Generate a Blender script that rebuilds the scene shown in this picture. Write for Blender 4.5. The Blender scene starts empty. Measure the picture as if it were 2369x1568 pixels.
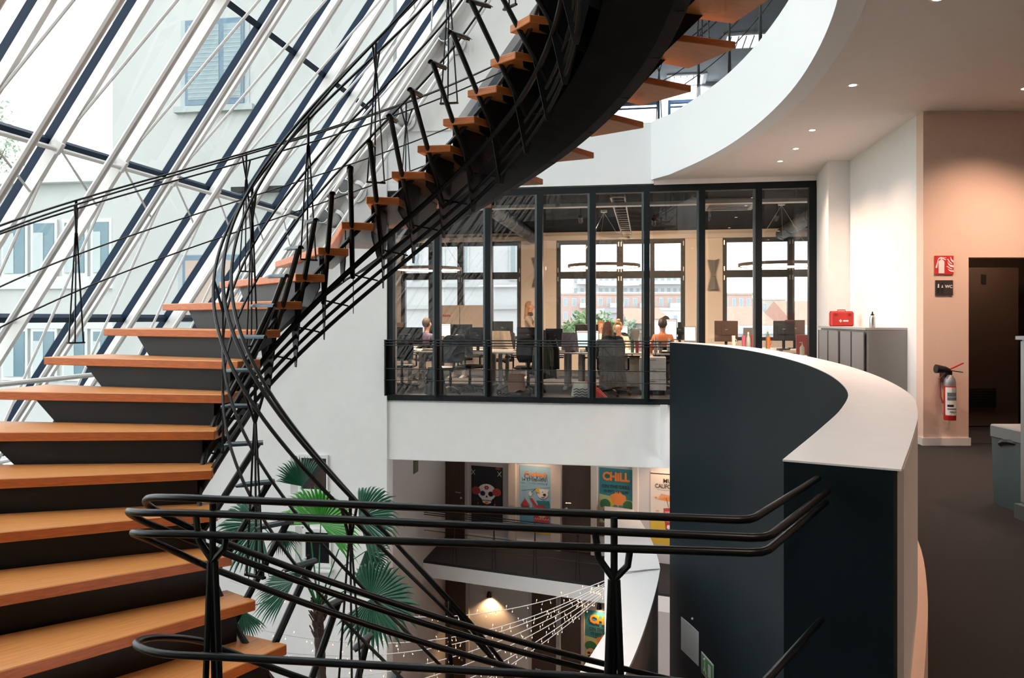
import bpy, bmesh, math, random
from mathutils import Vector, Matrix
random.seed(7)
SC = bpy.context.scene
COL = SC.collection
R = math.radians

# ------------------------------------------------------------------ camera, sky, exposure
FPX, HZ, EYE = 1842.0, 736.0, 1.4          # focal length and horizon row for a 2369 x 1568 frame
cam = bpy.data.cameras.new('camera'); cam.sensor_fit = 'HORIZONTAL'; cam.sensor_width = 36
cam.lens = 36 * FPX / 2369; cam.shift_y = (HZ - 784) / 2369; cam.clip_end = 500
camo = bpy.data.objects.new('camera', cam); COL.objects.link(camo)
camo.location = (0, 0, EYE); camo.rotation_euler = (R(90), 0, 0)
SC.camera = camo

world = bpy.data.worlds.new('overcast_sky'); SC.world = world; world.use_nodes = True
wn = world.node_tree.nodes; wl = world.node_tree.links; wn.clear()
wo = wn.new('ShaderNodeOutputWorld'); wb = wn.new('ShaderNodeBackground')
wb.inputs['Color'].default_value = (.985, .985, 1.0, 1); wb.inputs['Strength'].default_value = 2.5
wl.new(wb.outputs[0], wo.inputs[0])
SC.view_settings.view_transform = 'Standard'; SC.view_settings.look = 'None'
SC.view_settings.exposure = 0.5; SC.view_settings.gamma = 1.0; SC.view_settings.use_curve_mapping = False
try:
    SC.cycles.transparent_max_bounces = 10; SC.cycles.max_bounces = 5; SC.cycles.diffuse_bounces = 3; SC.cycles.glossy_bounces = 2
    SC.cycles.transmission_bounces = 2; SC.cycles.caustics_reflective = False; SC.cycles.caustics_refractive = False
    SC.cycles.sample_clamp_indirect = 8; SC.cycles.adaptive_threshold = .1; SC.cycles.adaptive_min_samples = 12
except Exception: pass

# ------------------------------------------------------------------ frames of reference
TH = R(9.6); CT, ST = math.cos(TH), math.sin(TH)
def B(u, v, z=0.0):                # building axes (u along the office glass, v away) to world
    return Vector((u*CT + v*ST, -u*ST + v*CT, z))
def uv(x, y): return (x*CT - y*ST, x*ST + y*CT)
U3, V3, Z3 = Vector((CT, -ST, 0)), Vector((ST, CT, 0)), Vector((0, 0, 1))

# ------------------------------------------------------------------ materials
MATS = {}
def mat(name, col, rough=.6, metal=0., noise=0., scale=20., bump=0., emit=None, estr=0., stretch=None, spec=None, trans=0.):
    if name in MATS: return MATS[name]
    m = bpy.data.materials.new(name); m.use_nodes = True
    nt = m.node_tree; b = nt.nodes['Principled BSDF']
    c = tuple(col) + (1,)
    b.inputs['Base Color'].default_value = c
    b.inputs['Roughness'].default_value = rough; b.inputs['Metallic'].default_value = metal
    if spec is not None: b.inputs['Specular IOR Level'].default_value = spec
    if emit:
        b.inputs['Emission Color'].default_value = tuple(emit) + (1,); b.inputs['Emission Strength'].default_value = estr
    if trans: b.inputs['Transmission Weight'].default_value = trans
    if noise or bump:
        tc = nt.nodes.new('ShaderNodeTexCoord'); mp = nt.nodes.new('ShaderNodeMapping')
        nz = nt.nodes.new('ShaderNodeTexNoise'); nz.inputs['Scale'].default_value = scale; nz.inputs['Detail'].default_value = 5
        if stretch: mp.inputs['Scale'].default_value = stretch
        nt.links.new(tc.outputs['Object'], mp.inputs['Vector']); nt.links.new(mp.outputs[0], nz.inputs['Vector'])
        if noise:
            rp = nt.nodes.new('ShaderNodeValToRGB')
            rp.color_ramp.elements[0].position = .3; rp.color_ramp.elements[1].position = .7
            rp.color_ramp.elements[0].color = tuple(x*(1-noise) for x in col) + (1,)
            rp.color_ramp.elements[1].color = tuple(min(1, x*(1+noise)) for x in col) + (1,)
            nt.links.new(nz.outputs['Fac'], rp.inputs[0]); nt.links.new(rp.outputs[0], b.inputs['Base Color'])
        if bump:
            bp = nt.nodes.new('ShaderNodeBump'); bp.inputs['Strength'].default_value = bump; bp.inputs['Distance'].default_value = .01
            nt.links.new(nz.outputs['Fac'], bp.inputs['Height']); nt.links.new(bp.outputs[0], b.inputs['Normal'])
    MATS[name] = m
    return m
def glass(name, tint=(1, 1, 1), refl=1.0, rough=0.0):
    if name in MATS: return MATS[name]
    m = bpy.data.materials.new(name); m.use_nodes = True; nt = m.node_tree; nt.nodes.clear()
    o = nt.nodes.new('ShaderNodeOutputMaterial'); mx = nt.nodes.new('ShaderNodeMixShader')
    t = nt.nodes.new('ShaderNodeBsdfTransparent'); g = nt.nodes.new('ShaderNodeBsdfGlossy')
    f = nt.nodes.new('ShaderNodeLayerWeight'); f.inputs['Blend'].default_value = .5
    pw5 = nt.nodes.new('ShaderNodeMath'); pw5.operation = 'POWER'; pw5.inputs[1].default_value = 5
    k = nt.nodes.new('ShaderNodeMath'); k.operation = 'MULTIPLY_ADD'; k.inputs[1].default_value = .9*refl; k.inputs[2].default_value = .045*refl
    nt.links.new(f.outputs['Facing'], pw5.inputs[0])
    t.inputs[0].default_value = tuple(tint) + (1,); g.inputs['Roughness'].default_value = rough
    nt.links.new(pw5.outputs[0], k.inputs[0]); nt.links.new(k.outputs[0], mx.inputs[0])
    nt.links.new(t.outputs[0], mx.inputs[1]); nt.links.new(g.outputs[0], mx.inputs[2]); nt.links.new(mx.outputs[0], o.inputs[0])
    MATS[name] = m
    return m
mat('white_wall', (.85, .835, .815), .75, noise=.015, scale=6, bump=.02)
mat('ceiling_white', (.90, .82, .78), .8, noise=.015, scale=6)
mat('fascia_white', (.86, .87, .88), .6)
mat('warm_wall', (.80, .585, .47), .8, noise=.02, scale=60, bump=.03)
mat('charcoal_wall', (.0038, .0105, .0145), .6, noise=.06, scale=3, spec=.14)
mat('cap_white', (.78, .77, .76), .38, noise=.02, scale=9)
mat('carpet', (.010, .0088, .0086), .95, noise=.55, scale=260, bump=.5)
mat('office_carpet', (.10, .095, .095), .95, noise=.3, scale=200)
mat('dark_floor', (.02, .02, .023), .8, noise=.2, scale=80)
mat('beech_wood', (.76, .305, .09), .36, noise=.11, scale=9, stretch=(.55, 9, 9), spec=.45)
mat('beech_end', (.66, .185, .042), .42, noise=.18, scale=14, stretch=(1, 1, 8))
mat('black_steel', (.0045, .0070, .0085), .36, metal=.2)
mat('stair_plate', (.006, .009, .011), .5, metal=.3, noise=.25, scale=5)
mat('lamp_hood', (.10, .13, .145), .32, metal=.7)
mat('white_steel', (.86, .84, .82), .38, noise=.02, scale=5)
mat('blue_frame', (.003, .018, .045), .5, spec=.2)
mat('black_frame', (.007, .010, .012), .5, spec=.25)
mat('window_frame', (.030, .036, .040), .5)
mat('steel', (.55, .55, .54), .28, metal=.95)
mat('white_plastic', (.75, .75, .74), .45)
mat('black_plastic', (.012, .013, .015), .4)
mat('grey_metal', (.26, .255, .25), .42, metal=.15)
mat('brown_door', (.065, .030, .018), .5, noise=.2, scale=6, stretch=(6, 6, .5))
mat('brown_wall', (.085, .055, .04), .7)
glass('facade_glass', (.93, .97, .965), .9)
glass('office_glass', (.97, .985, .985), 1.0)
glass('window_glass', (.97, .98, .98), .5)

# ------------------------------------------------------------------ mesh builder
class MB:
    def __init__(s): s.v = []; s.f = []; s.m = []
    def add(s, vs, fs, mi=0):
        o = len(s.v); s.v += [Vector(x) for x in vs]
        s.f += [tuple(i+o for i in f) for f in fs]; s.m += [mi]*len(fs); return s
    def box(s, c, d, ax=None, mi=0):
        c = Vector(c); X, Y, Z = ax if ax else (Vector((1,0,0)), Vector((0,1,0)), Z3)
        X, Y, Z = X*d[0]/2, Y*d[1]/2, Z*d[2]/2
        vs = [c+X*i+Y*j+Z*k for k in (-1,1) for j in (-1,1) for i in (-1,1)]
        return s.add(vs, [(0,2,3,1),(4,5,7,6),(0,1,5,4),(1,3,7,5),(3,2,6,7),(2,0,4,6)], mi)
    def ubox(s, u0, u1, v0, v1, z0, z1, mi=0):     # box along the building axes
        return s.box(B((u0+u1)/2, (v0+v1)/2, (z0+z1)/2), (u1-u0, v1-v0, z1-z0), (U3, V3, Z3), mi)
    def xbox(s, x0, x1, y0, y1, z0, z1, mi=0):
        return s.box(((x0+x1)/2, (y0+y1)/2, (z0+z1)/2), (x1-x0, y1-y0, z1-z0), None, mi)
    def bar(s, a, b, w, h, up=Z3, mi=0):
        a, b = Vector(a), Vector(b); D = (b-a); L = D.length; D = D/L
        S = D.cross(up)
        if S.length < 1e-6: S = D.cross(Vector((1,0,0)))
        S.normalize(); T = S.cross(D)
        return s.box((a+b)/2, (L, w, h), (D, S, T), mi)
    def extr(s, poly, vec, mi=0):
        n = len(poly); p = [Vector(x) for x in poly]; vec = Vector(vec)
        return s.add(p+[x+vec for x in p], [tuple(range(n))[::-1], tuple(range(n, 2*n))] + [(i, (i+1) % n, n+(i+1) % n, n+i) for i in range(n)], mi)
    def prism(s, poly, z0, z1, mi=0):
        return s.extr([(x, y, z0) for x, y in poly], (0, 0, z1-z0), mi)
    def tube(s, pts, r, n=6, mi=0, closed=False, cap=True):
        P = [Vector(p) for p in pts]; k = len(P)
        rs = r if isinstance(r, (list, tuple)) else [r]*k
        vs = []; N = None
        for i, p in enumerate(P):
            if closed: t = P[(i+1) % k]-P[i-1]
            else: t = P[min(i+1, k-1)]-P[max(i-1, 0)]
            t = t.normalized() if t.length > 1e-9 else Vector((0,0,1))
            if N is None:
                N = t.cross(Z3)
                if N.length < 1e-3: N = t.cross(Vector((1,0,0)))
            N = (N - t*N.dot(t))
            N = N.normalized() if N.length > 1e-9 else t.orthogonal().normalized()
            b = t.cross(N)
            vs += [p + (N*math.cos(2*math.pi*j/n) + b*math.sin(2*math.pi*j/n))*rs[i] for j in range(n)]
        fs = []
        for i in range(k if closed else k-1):
            a, c = i*n, ((i+1) % k)*n
            fs += [(a+j, a+(j+1) % n, c+(j+1) % n, c+j) for j in range(n)]
        if cap and not closed: fs += [tuple(range(n))[::-1], tuple(range((k-1)*n, k*n))]
        return s.add(vs, fs, mi)
    def lathe(s, prof, c=(0,0,0), n=16, ax=None, mi=0):       # profile of (radius, height)
        c = Vector(c); X, Y, Z = ax if ax else (Vector((1,0,0)), Vector((0,1,0)), Z3); k = len(prof)
        vs = [c + Z*h + (X*math.cos(2*math.pi*j/n) + Y*math.sin(2*math.pi*j/n))*max(r, 1e-4) for r, h in prof for j in range(n)]
        fs = [(i*n+j, i*n+(j+1) % n, (i+1)*n+(j+1) % n, (i+1)*n+j) for i in range(k-1) for j in range(n)]
        fs += [tuple(range(n))[::-1], tuple(range((k-1)*n, k*n))]
        return s.add(vs, fs, mi)
    def ball(s, c, rad, n=10, m=7, ax=None, mi=0):
        c = Vector(c); rx, ry, rz = rad if hasattr(rad, '__len__') else (rad,)*3
        X, Y, Z = ax if ax else (Vector((1,0,0)), Vector((0,1,0)), Z3); vs = []; fs = []
        for i in range(m+1):
            a = math.pi*i/m - math.pi/2; rr = max(math.cos(a), .02)
            vs += [c + X*rx*rr*math.cos(2*math.pi*j/n) + Y*ry*rr*math.sin(2*math.pi*j/n) + Z*rz*math.sin(a) for j in range(n)]
        for i in range(m): fs += [(i*n+j, i*n+(j+1) % n, (i+1)*n+(j+1) % n, (i+1)*n+j) for j in range(n)]
        fs += [tuple(range(n))[::-1], tuple(range(m*n, (m+1)*n))]
        return s.add(vs, fs, mi)
    def strip(s, A, Bq, mi=0):                       # ruled surface between two polylines
        n = len(A); return s.add(list(A)+list(Bq), [(i, i+1, n+i+1, n+i) for i in range(n-1)], mi)
    def solid(s, rings, mi=0, closed_ends=True):     # loft of equal rings (each a closed loop)
        n = len(rings[0]); k = len(rings); vs = [p for r in rings for p in r]
        fs = [(i*n+j, i*n+(j+1) % n, (i+1)*n+(j+1) % n, (i+1)*n+j) for i in range(k-1) for j in range(n)]
        if closed_ends: fs += [tuple(range(n))[::-1], tuple(range((k-1)*n, k*n))]
        return s.add(vs, fs, mi)
    def build(s, name, m, parent=None, smooth=False, bevel=0):
        off = Vector((0,0,0)); q = parent
        while q is not None: off += q.location; q = q.parent
        me = bpy.data.meshes.new(name)
        me.from_pydata([tuple(x-off) for x in s.v], [], s.f)
        ms = m if isinstance(m, (list, tuple)) else [m]
        for x in ms: me.materials.append(MATS[x] if isinstance(x, str) else x)
        if len(ms) > 1: me.polygons.foreach_set('material_index', s.m)
        bm = bmesh.new(); bm.from_mesh(me)
        bmesh.ops.recalc_face_normals(bm, faces=bm.faces)
        if bevel: bmesh.ops.bevel(bm, geom=list(bm.edges), offset=bevel, segments=1, affect='EDGES', clamp_overlap=True)
        bm.to_mesh(me); bm.free()
        if smooth:
            me.polygons.foreach_set('use_smooth', [True]*len(me.polygons))
            try: me.set_sharp_from_angle(angle=R(40))
            except Exception: pass
        o = bpy.data.objects.new(name, me); COL.objects.link(o)
        if parent is not None: o.parent = parent
        return o
def tag(o, label=None, cat=None, group=None, kind=None):
    if label: o['label'] = label
    if cat: o['category'] = cat
    if group: o['group'] = group
    if kind: o['kind'] = kind
    return o
def thing(name, loc, label, cat, group=None, kind=None, rz=0):
    o = bpy.data.objects.new(name, None); COL.objects.link(o); o.location = loc; o.rotation_euler = (0, 0, rz)
    o.empty_display_size = .1
    return tag(o, label, cat, group, kind)
def struct(name, mb, m, label, smooth=False):
    return tag(mb.build(name, m, None, smooth), label, None, None, 'structure')
def dup(o, parent=None, loc=None, rz=None, label=None, group=None):
    c = o.copy(); COL.objects.link(c); c.parent = parent
    if loc is not None: c.location = loc
    if rz is not None: c.rotation_euler = (0, 0, rz)
    if label: c['label'] = label
    if group: c['group'] = group
    for ch in o.children: dup(ch, c)
    return c
def share(o, parent, loc=None):
    c = o.copy(); COL.objects.link(c); c.parent = parent
    if loc is not None: c.location = loc
    return c
def text_mesh(s, size, name, m, parent, mw, thick=.001, align='CENTER', sx=1.0, bold=0.0):
    cu = bpy.data.curves.new('lettering', 'FONT'); cu.body = s; cu.size = size; cu.extrude = thick/2
    cu.align_x = align; cu.align_y = 'CENTER'; cu.offset = bold; cu.resolution_u = 2
    to = bpy.data.objects.new('lettering', cu); COL.objects.link(to)
    dg = bpy.context.evaluated_depsgraph_get()
    me = bpy.data.meshes.new_from_object(to.evaluated_get(dg))
    bpy.data.objects.remove(to); bpy.data.curves.remove(cu)
    for v in me.vertices: v.co.x *= sx
    off = Vector((0,0,0)); q = parent
    while q is not None: off += q.location; q = q.parent
    me.transform(Matrix.Translation(-off) @ mw); me.materials.clear(); me.materials.append(MATS[m] if isinstance(m, str) else m)
    o = bpy.data.objects.new(name, me); COL.objects.link(o); o.parent = parent
    return o
def frame(o, X, Y):       # matrix of a flat panel: origin, right, up
    X = X.normalized(); Y = Y.normalized(); Z = X.cross(Y)
    M = Matrix((X, Y, Z)).transposed().to_4x4(); M.translation = Vector(o); return M
def crom(P, k=6):         # smooth curve through points
    P = [Vector(p) for p in P]; Q = [P[0]*2-P[1]] + P + [P[-1]*2-P[-2]]; out = []
    for i in range(1, len(Q)-2):
        a, b, c, d = Q[i-1:i+3]
        for j in range(k):
            t = j/k
            out.append(.5*((2*b) + (c-a)*t + (2*a-5*b+4*c-d)*t*t + (3*b-a-3*c+d)*t**3))
    return out + [P[-1]]
def offset2(P, d):        # offset a plan polyline to its right side
    out = []
    for i, p in enumerate(P):
        t = (P[min(i+1, len(P)-1)] - P[max(i-1, 0)]).normalized()
        out.append(Vector((p.x + t.y*d, p.y - t.x*d, 0)))
    return out
# ------------------------------------------------------------------ the shell: floors, ceilings, walls
Z_UP, Z_CEIL, Z_GL = 4.63, 3.68, 3.60           # upper floor edge, lobby ceiling, head of office glass
Z_L1, Z_L2 = -3.5, -7.1                          # the two floors below
VG, UG0, UG1 = 13.35, -4.46, 2.68               # office glass line
ARC = crom([(.727,2.13,0),(1.06,2.73,0),(1.39,3.35,0),(1.74,4.07,0),(2.06,4.95,0),(2.36,5.8,0),(2.62,6.87,0),(2.80,8.0,0),
            (2.88,9.2,0),(2.86,10.4,0),(2.73,11.5,0),(2.50,12.62,0)], 5)
ARC_P = crom([(.727,2.13,0),(1.06,2.73,0),(1.39,3.35,0),(1.72,4.07,0),(2.02,4.95,0),(2.265,5.85,0),(2.49,6.9,0),(2.675,8.1,0),
              (2.80,9.4,0),(2.83,10.5,0),(2.72,11.6,0),(2.50,12.62,0)], 5)
ARC_END = Vector((2.33, 13.0, 0))
def xy(P): return [(p.x, p.y) for p in P]
g0 = B(-.2, VG); g1 = B(UG1, VG)
foot = xy(offset2(ARC_P, .04)) + [(g0.x+2.2, B(2.2, VG).y), (g1.x, g1.y), (9.5, 12), (9.5, -4), (-6, -4), (-6, 1.2), (-1.2, 1.55), (.5, 1.62)]
struct('floor', MB().prism(foot, -.3, 0), 'carpet', 'dark brown carpet floor of the lobby beside the curved parapet')
cf = xy(offset2(ARC, .05)) + [(2.42, 13.15), (g1.x, g1.y), (9.5, 12), (9.5, -4), (-6, -4), (-6, 1.2), (-1.2, 1.55), (.5, 1.62)]
struct('ceiling', MB().prism(cf, Z_CEIL, Z_CEIL+.25), 'ceiling_white', 'smooth pinkish white lobby ceiling with recessed spotlights')
struct('floor_upper', MB().prism(xy(offset2(ARC, .12)) + [(2.5, 13.1), (g1.x, g1.y), (9.5, 12), (9.5, -4), (-6, -4), (-6, 1.2), (-1.2, 1.55), (.5, 1.62)], Z_UP-.3, Z_UP-.02),
       'dark_floor', 'floor slab of the upper storey around the atrium')
# fascia of the upper floor: curved ring, then the straight run above the glass
A2 = ARC + [ARC_END, Vector((2.25, 13.30, 0))]
def ring(P, d, z0, z1, mb):
    Q = offset2(P, d); n = len(P)
    rings = [[Vector((P[i].x, P[i].y, z0)), Vector((Q[i].x, Q[i].y, z0)), Vector((Q[i].x, Q[i].y, z1)), Vector((P[i].x, P[i].y, z1))] for i in range(n)]
    return mb.solid(rings)
fa = struct('trim_1', ring(A2, .2, Z_CEIL-.002, Z_UP, MB()), 'fascia_white', 'curved white fascia of the upper gallery edge', True)
m = MB().ubox(UG0-.02, .12, VG-.02, VG+.3, Z_GL+.02, Z_UP); struct('trim_2', m, 'fascia_white', 'straight white band above the office glass')
m = MB().ubox(.12, UG1+.02, VG, VG+.3, Z_GL+.0, Z_CEIL+.02); struct('trim_3', m, 'ceiling_white', 'narrow white downstand above the office glass beside the lobby ceiling')
m = MB().ubox(UG0, 2.6, VG, VG+.3, -1.06, -.03); struct('trim_4', m, 'white_wall', 'broad white beam below the office glass')
struct('trim_5', MB().ubox(.22, .34, VG-.16, VG-.001, -.92, -.02), 'white_wall', 'short white return beside the dark curved wall')
# parapet: dark inner skin running down through the floors below, white cap, pale outer skin
par = thing('wall_parapet', (ARC_P[0].x, ARC_P[0].y, 0), 'curved parapet with charcoal inner face and white cap around the atrium', None, None, 'structure')
o_body = ring(ARC_P, .265, -.3, 1.017, MB()); ring(ARC_P, .12, -8.5, -.3, o_body)
o_body.build('inner_face', 'charcoal_wall', par, True)
ring([p.copy() for p in offset2(ARC_P, -.003)], .286, 1.017, 1.022, MB()).build('cap', 'cap_white', par, True)
ring([p.copy() for p in offset2(ARC_P[1:], .266)], .016, 0.0, 1.0, MB()).build('outer_face', 'white_wall', par, True)
ring([p.copy() for p in offset2(ARC_P[1:24], .282)], .035, 0.0, .30, MB()).build('skirting', 'warm_wall', par, True)
t0 = (ARC_P[1]-ARC_P[0]).normalized(); n0 = Vector((t0.y, -t0.x, 0))
# left back wall (behind the stair) with sloping right edge higher up
def FU(z): return -7.23 + (z-1.4)/1.41
wl_poly = [(FU(-8.5)-.2, -8.5), (UG0, -8.5), (UG0, Z_UP), (-3.34, Z_UP), (-1.70, 6.88), (1.0, 10.7), (2.4, 12.3), (FU(12.3)-.2, 12.3)]
m = MB().extr([B(u, 13.30, z) for u, z in wl_poly], V3*.35)
wall_l = struct('wall_back_left', m, 'white_wall', 'tall white atrium wall behind the staircase')
# lobby right side
def yx(y): return 4.53 + (y-8.77)*.1275
struct('wall_right', MB().prism([(yx(8.77), 8.77), (yx(8.77)+.3, 8.9), (yx(11.5)+.3, 11.5), (yx(11.5), 11.5)], 0, Z_CEIL), 'white_wall', 'white side wall behind the grey filing cabinets')
struct('wall_pillar', MB().prism([(4.57, 11.5), (yx(11.5)+.3, 11.5), (5.3, 12.75), (4.885, 12.80)], 0, Z_CEIL), 'white_wall', 'white pillar between office glass and side wall')
m = MB().xbox(4.53, 5.03, 8.77, 8.92, 0, Z_CEIL); m.xbox(5.03, 6.35, 8.77, 8.92, 2.07, Z_CEIL); m.xbox(6.35, 9.5, 8.77, 8.92, 0, Z_CEIL)
struct('wall_front', m, 'warm_wall', 'peach lit wall with the fire extinguisher and a doorway')
m = MB().xbox(4.51, 5.045, 8.752, 8.77, 0, .085); struct('baseboard_front', m, 'white_plastic', 'pale skirting board under the fire extinguisher')
m = MB().prism([(4.53-.016, 8.77), (4.53, 8.77), (yx(9.3), 9.3), (yx(9.3)-.016, 9.3)], 0, .085); struct('baseboard_right', m, 'white_plastic', 'white skirting board at the end of the side wall')
m = MB().xbox(9.5, 9.7, -4, 12, 0, Z_CEIL); struct('wall_far_right', m, 'warm_wall', 'lobby wall at the right end')
m = MB().xbox(-6, 9.7, -4.2, -4, -.3, 12.2); struct('wall_rear', m, 'white_wall', 'white wall behind the viewer')
# passage behind the doorway
m = MB().xbox(4.98, 5.03, 8.92, 10.9, 0, 2.5); m.xbox(5.03, 7.2, 10.9, 11.0, 0, 2.5); m.xbox(7.2, 7.3, 8.92, 11, 0, 2.5); m.xbox(4.98, 7.3, 8.92, 11, 2.4, 2.5)
struct('wall_passage', m, 'brown_wall', 'dark brown walls of the washroom passage')
struct('floor_passage', MB().xbox(5.03, 7.2, 8.9, 10.95, -.02, .006), 'dark_floor', 'dark floor of the washroom passage')
m = MB().prism([(5.3, 10.55), (5.36, 10.62), (5.62, 10.36), (5.56, 10.29)], 0, 2.4); struct('trim_6', m, 'brown_wall', 'projecting brown wall edge inside the passage')
dr = thing('door_1', (6.1, 10.2, 0), 'brown washroom door with a vent grille in the dark passage', None, None, 'structure')
MB().xbox(5.62, 6.5, 10.22, 10.26, .02, 2.05).build('leaf', 'brown_wall', dr)
MB().xbox(5.56, 5.62, 10.18, 10.28, 0, 2.1).build('frame', 'brown_door', dr)
m = MB()
for k in range(7): m.bar((5.86, 10.205, .28+k*.032), (6.2, 10.205, .28+k*.032), .012, .02)
m.xbox(5.85, 6.21, 10.211, 10.22, .26, .5); m.build('vent_grille', 'black_plastic', dr)
MB().xbox(6.02, 6.08, 10.208, 10.22, 1.84, 1.96).build('door_sign', 'black_plastic', dr)

# office room shell
VW = 21.45
struct('floor_office', MB().ubox(-7.5, 10, VG, VW+.3, -.06, -.004), 'office_carpet', 'grey carpet floor of the glazed office')
struct('ceiling_office', MB().ubox(-7.5, 10, VG+.15, VW, 3.72, 3.8), mat('office_ceiling', (.010, .013, .015), .9, spec=.1), 'dark painted office ceiling')
struct('wall_office_left', MB().ubox(-7.5, -7.3, VG+.7, VW, 0, 3.75), 'warm_wall', 'cream side wall of the office')
struct('wall_office_right', MB().ubox(9.6, 9.8, VG+.3, VW, 0, 3.75), 'warm_wall', 'cream wall at the far office end')
# window wall: windows 1..3 given by their u range
WIN = [(-6.78, -3.38), (-2.41, 1.0), (1.96, 5.4)]
ZW0, ZW1 = .82, 3.50
m = MB(); edges = [-7.5] + [e for w in WIN for e in w] + [10]
for i in range(0, len(edges), 2):
    if edges[i+1] > edges[i]: m.ubox(edges[i], edges[i+1], VW, VW+.3, 0, 3.75)
for a, b in WIN: m.ubox(a, b, VW, VW+.3, 0, ZW0); m.ubox(a, b, VW, VW+.3, ZW1, 3.75)
struct('wall_windows', m, mat('cream_wall', (.80, .71, .63), .8), 'cream outer wall of the office with three tall windows')
struct('trim_7', MB().ubox(-7.3, 9.6, VW-.10, VW-.001, 3.50, 3.62), mat('cream_trim', (.78, .72, .66), .7), 'cream cornice above the office windows')
wlab = ['tall black framed office window behind the seated man', 'tall black framed office window showing the apartment blocks', 'tall black framed office window nearest the lobby pillar']
for wi, (a, b) in enumerate(WIN):
    w = thing('window_%d' % (wi+1), B((a+b)/2, VW, ZW0), wlab[wi], None, None, 'structure')
    fr = .085; zt = 2.56; n = 4; cw = (b-a)/n
    MB().ubox(a, b, VW+.04, VW+.16, ZW1-.11, ZW1).build('frame_head', 'window_frame', w)
    MB().ubox(a, b, VW+.04, VW+.16, ZW0, ZW0+.09).build('frame_sill', 'window_frame', w)
    MB().ubox(a, b, VW+.03, VW+.16, zt-.09, zt+.1).build('transom', 'window_frame', w)
    for k in range(n+1):
        hw = (.11 if k in (0, n) else (.17 if k == 2 else .12))/2
        uu = min(max(a+k*cw, a+hw), b-hw)
        MB().ubox(uu-hw, uu+hw, VW+.02, VW+.17, ZW0, ZW1).build('mullion', 'window_frame', w)
    for k in range(n):
        for z0, z1 in ((ZW0+.09, zt-.09), (zt+.1, ZW1-.11)):
            MB().ubox(a+k*cw+.05, a+(k+1)*cw-.05, VW+.09, VW+.1, z0, z1).build('pane', 'window_glass', w)
    for zz in (3.38, 2.70, 2.46):
        for k in (1.96, 2.04, .05, 3.95): MB().ubox(a+k*cw-.012, a+k*cw+.012, VW+.0, VW+.02, zz-.06, zz+.06).build('hinge', 'steel', w)

# office glass screen towards the atrium
og = thing('window_4', B(UG0, VG, 0), 'black framed glass screen between office and atrium', None, None, 'structure')
np_ = 8; pw = (UG1-UG0)/np_
MB().ubox(UG0, UG1, VG+.0, VG+.14, Z_GL-.11, Z_GL).build('frame_head', 'black_frame', og)
MB().ubox(UG0-.02, UG1, VG-.03, VG+.14, -.02, .07).build('frame_sill', 'black_frame', og)
for k in range(np_+1):
    w_ = .12 if k == np_ else .095
    uu = UG0 + k*pw + (.05 if k == 0 else (-.06 if k == np_ else 0))
    MB().ubox(uu-w_/2, uu+w_/2, VG-.02, VG+.13, .07, Z_GL-.11).build('mullion', 'black_frame', og)
    if 0 < k < np_: MB().ubox(uu-.085, uu-.05, VG+.0, VG+.10, .07, Z_GL-.11).build('glazing_bead', mat('bead_grey', (.10, .125, .13), .4), og)
p0 = MB().ubox(UG0+.0975, UG0+pw-.0475, VG+.05, VG+.062, .07, Z_GL-.11).build('pane', 'office_glass', og)
for k in range(1, np_):
    share(p0, og, U3*(k*pw))

# floors below: recessed corridor with doors and posters
E1 = Vector((.918, -.396, 0)).normalized(); N1 = Vector((.396, .918, 0)).normalized()
def C(s, d, z=0): return Vector((-1.97, 16.2, z)) + E1*s + N1*d          # along / behind the corridor edge
WD = 1.78
def corridor_slab(z0, z1): return [C(-.35, 0, z0), C(6.2, 0, z0), C(6.2, 6, z0), C(-.35, 6, z0)]
struct('floor_lower_1', MB().extr(corridor_slab(Z_L1-.05, 0), (0,0,.05)), 'dark_floor', 'dark carpet of the corridor one floor below')
struct('trim_8', MB().extr(corridor_slab(Z_L1-.33, 0), (0,0,.28)), 'white_wall', 'white slab edge below the poster corridor')
struct('floor_lower_2', MB().extr([(-14, -4, Z_L2-.1), (9, -4, Z_L2-.1), (9, 22, Z_L2-.1), (-14, 22, Z_L2-.1)], (0,0,.1)), 'dark_floor', 'dark ground floor at the foot of the atrium')
m = MB().extr([C(-1.2, WD, Z_L2), C(7, WD, Z_L2), C(7, WD+.2, Z_L2), C(-1.2, WD+.2, Z_L2)], (0,0,-1.06-Z_L2))
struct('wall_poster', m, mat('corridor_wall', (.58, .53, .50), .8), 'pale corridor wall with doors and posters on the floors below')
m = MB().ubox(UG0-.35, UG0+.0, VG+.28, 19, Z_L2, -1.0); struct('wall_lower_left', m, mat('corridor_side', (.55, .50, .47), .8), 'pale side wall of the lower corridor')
struct('ceiling_lower', MB().ubox(UG0-.3, 6, VG+.28, 20, -1.12, -1.03), 'ceiling_white', 'white ceiling of the corridor one floor below')

# lower curved parapet with wide white sill
CAPZ = -2.48
arc2 = crom([(2.45,16.6,0),(2.46,15.3,0),(2.44,13.9,0),(2.33,12.6,0),(2.24,12.1,0),(2.01,11.2,0),(1.70,10.1,0),(1.43,9.23,0),(1.2,8.59,0),(.85,7.75,0),(.4,6.9,0)], 5)
in2 = [Vector((-.12,7.15,0)), Vector((.30,7.85,0)), Vector((.69,8.59,0)), Vector((1.14,9.79,0)), Vector((1.30,11.2,0)), Vector((1.93,16.6,0))]
p2 = thing('wall_parapet_lower', (1.2, 9, CAPZ), 'white curved parapet with broad white sill one floor below', None, None, 'structure')
poly = xy(arc2) + xy(in2)
MB().prism(poly, CAPZ-.05, CAPZ).build('cap', 'fascia_white', p2)
arc2i = [p.copy() for p in offset2(arc2, .03)]
MB().prism(xy(arc2i) + [(q.x+.03, q.y) for q in in2], Z_L2, CAPZ-.05).build('body', mat('parapet_body', (.62, .53, .48), .75), p2)

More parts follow.
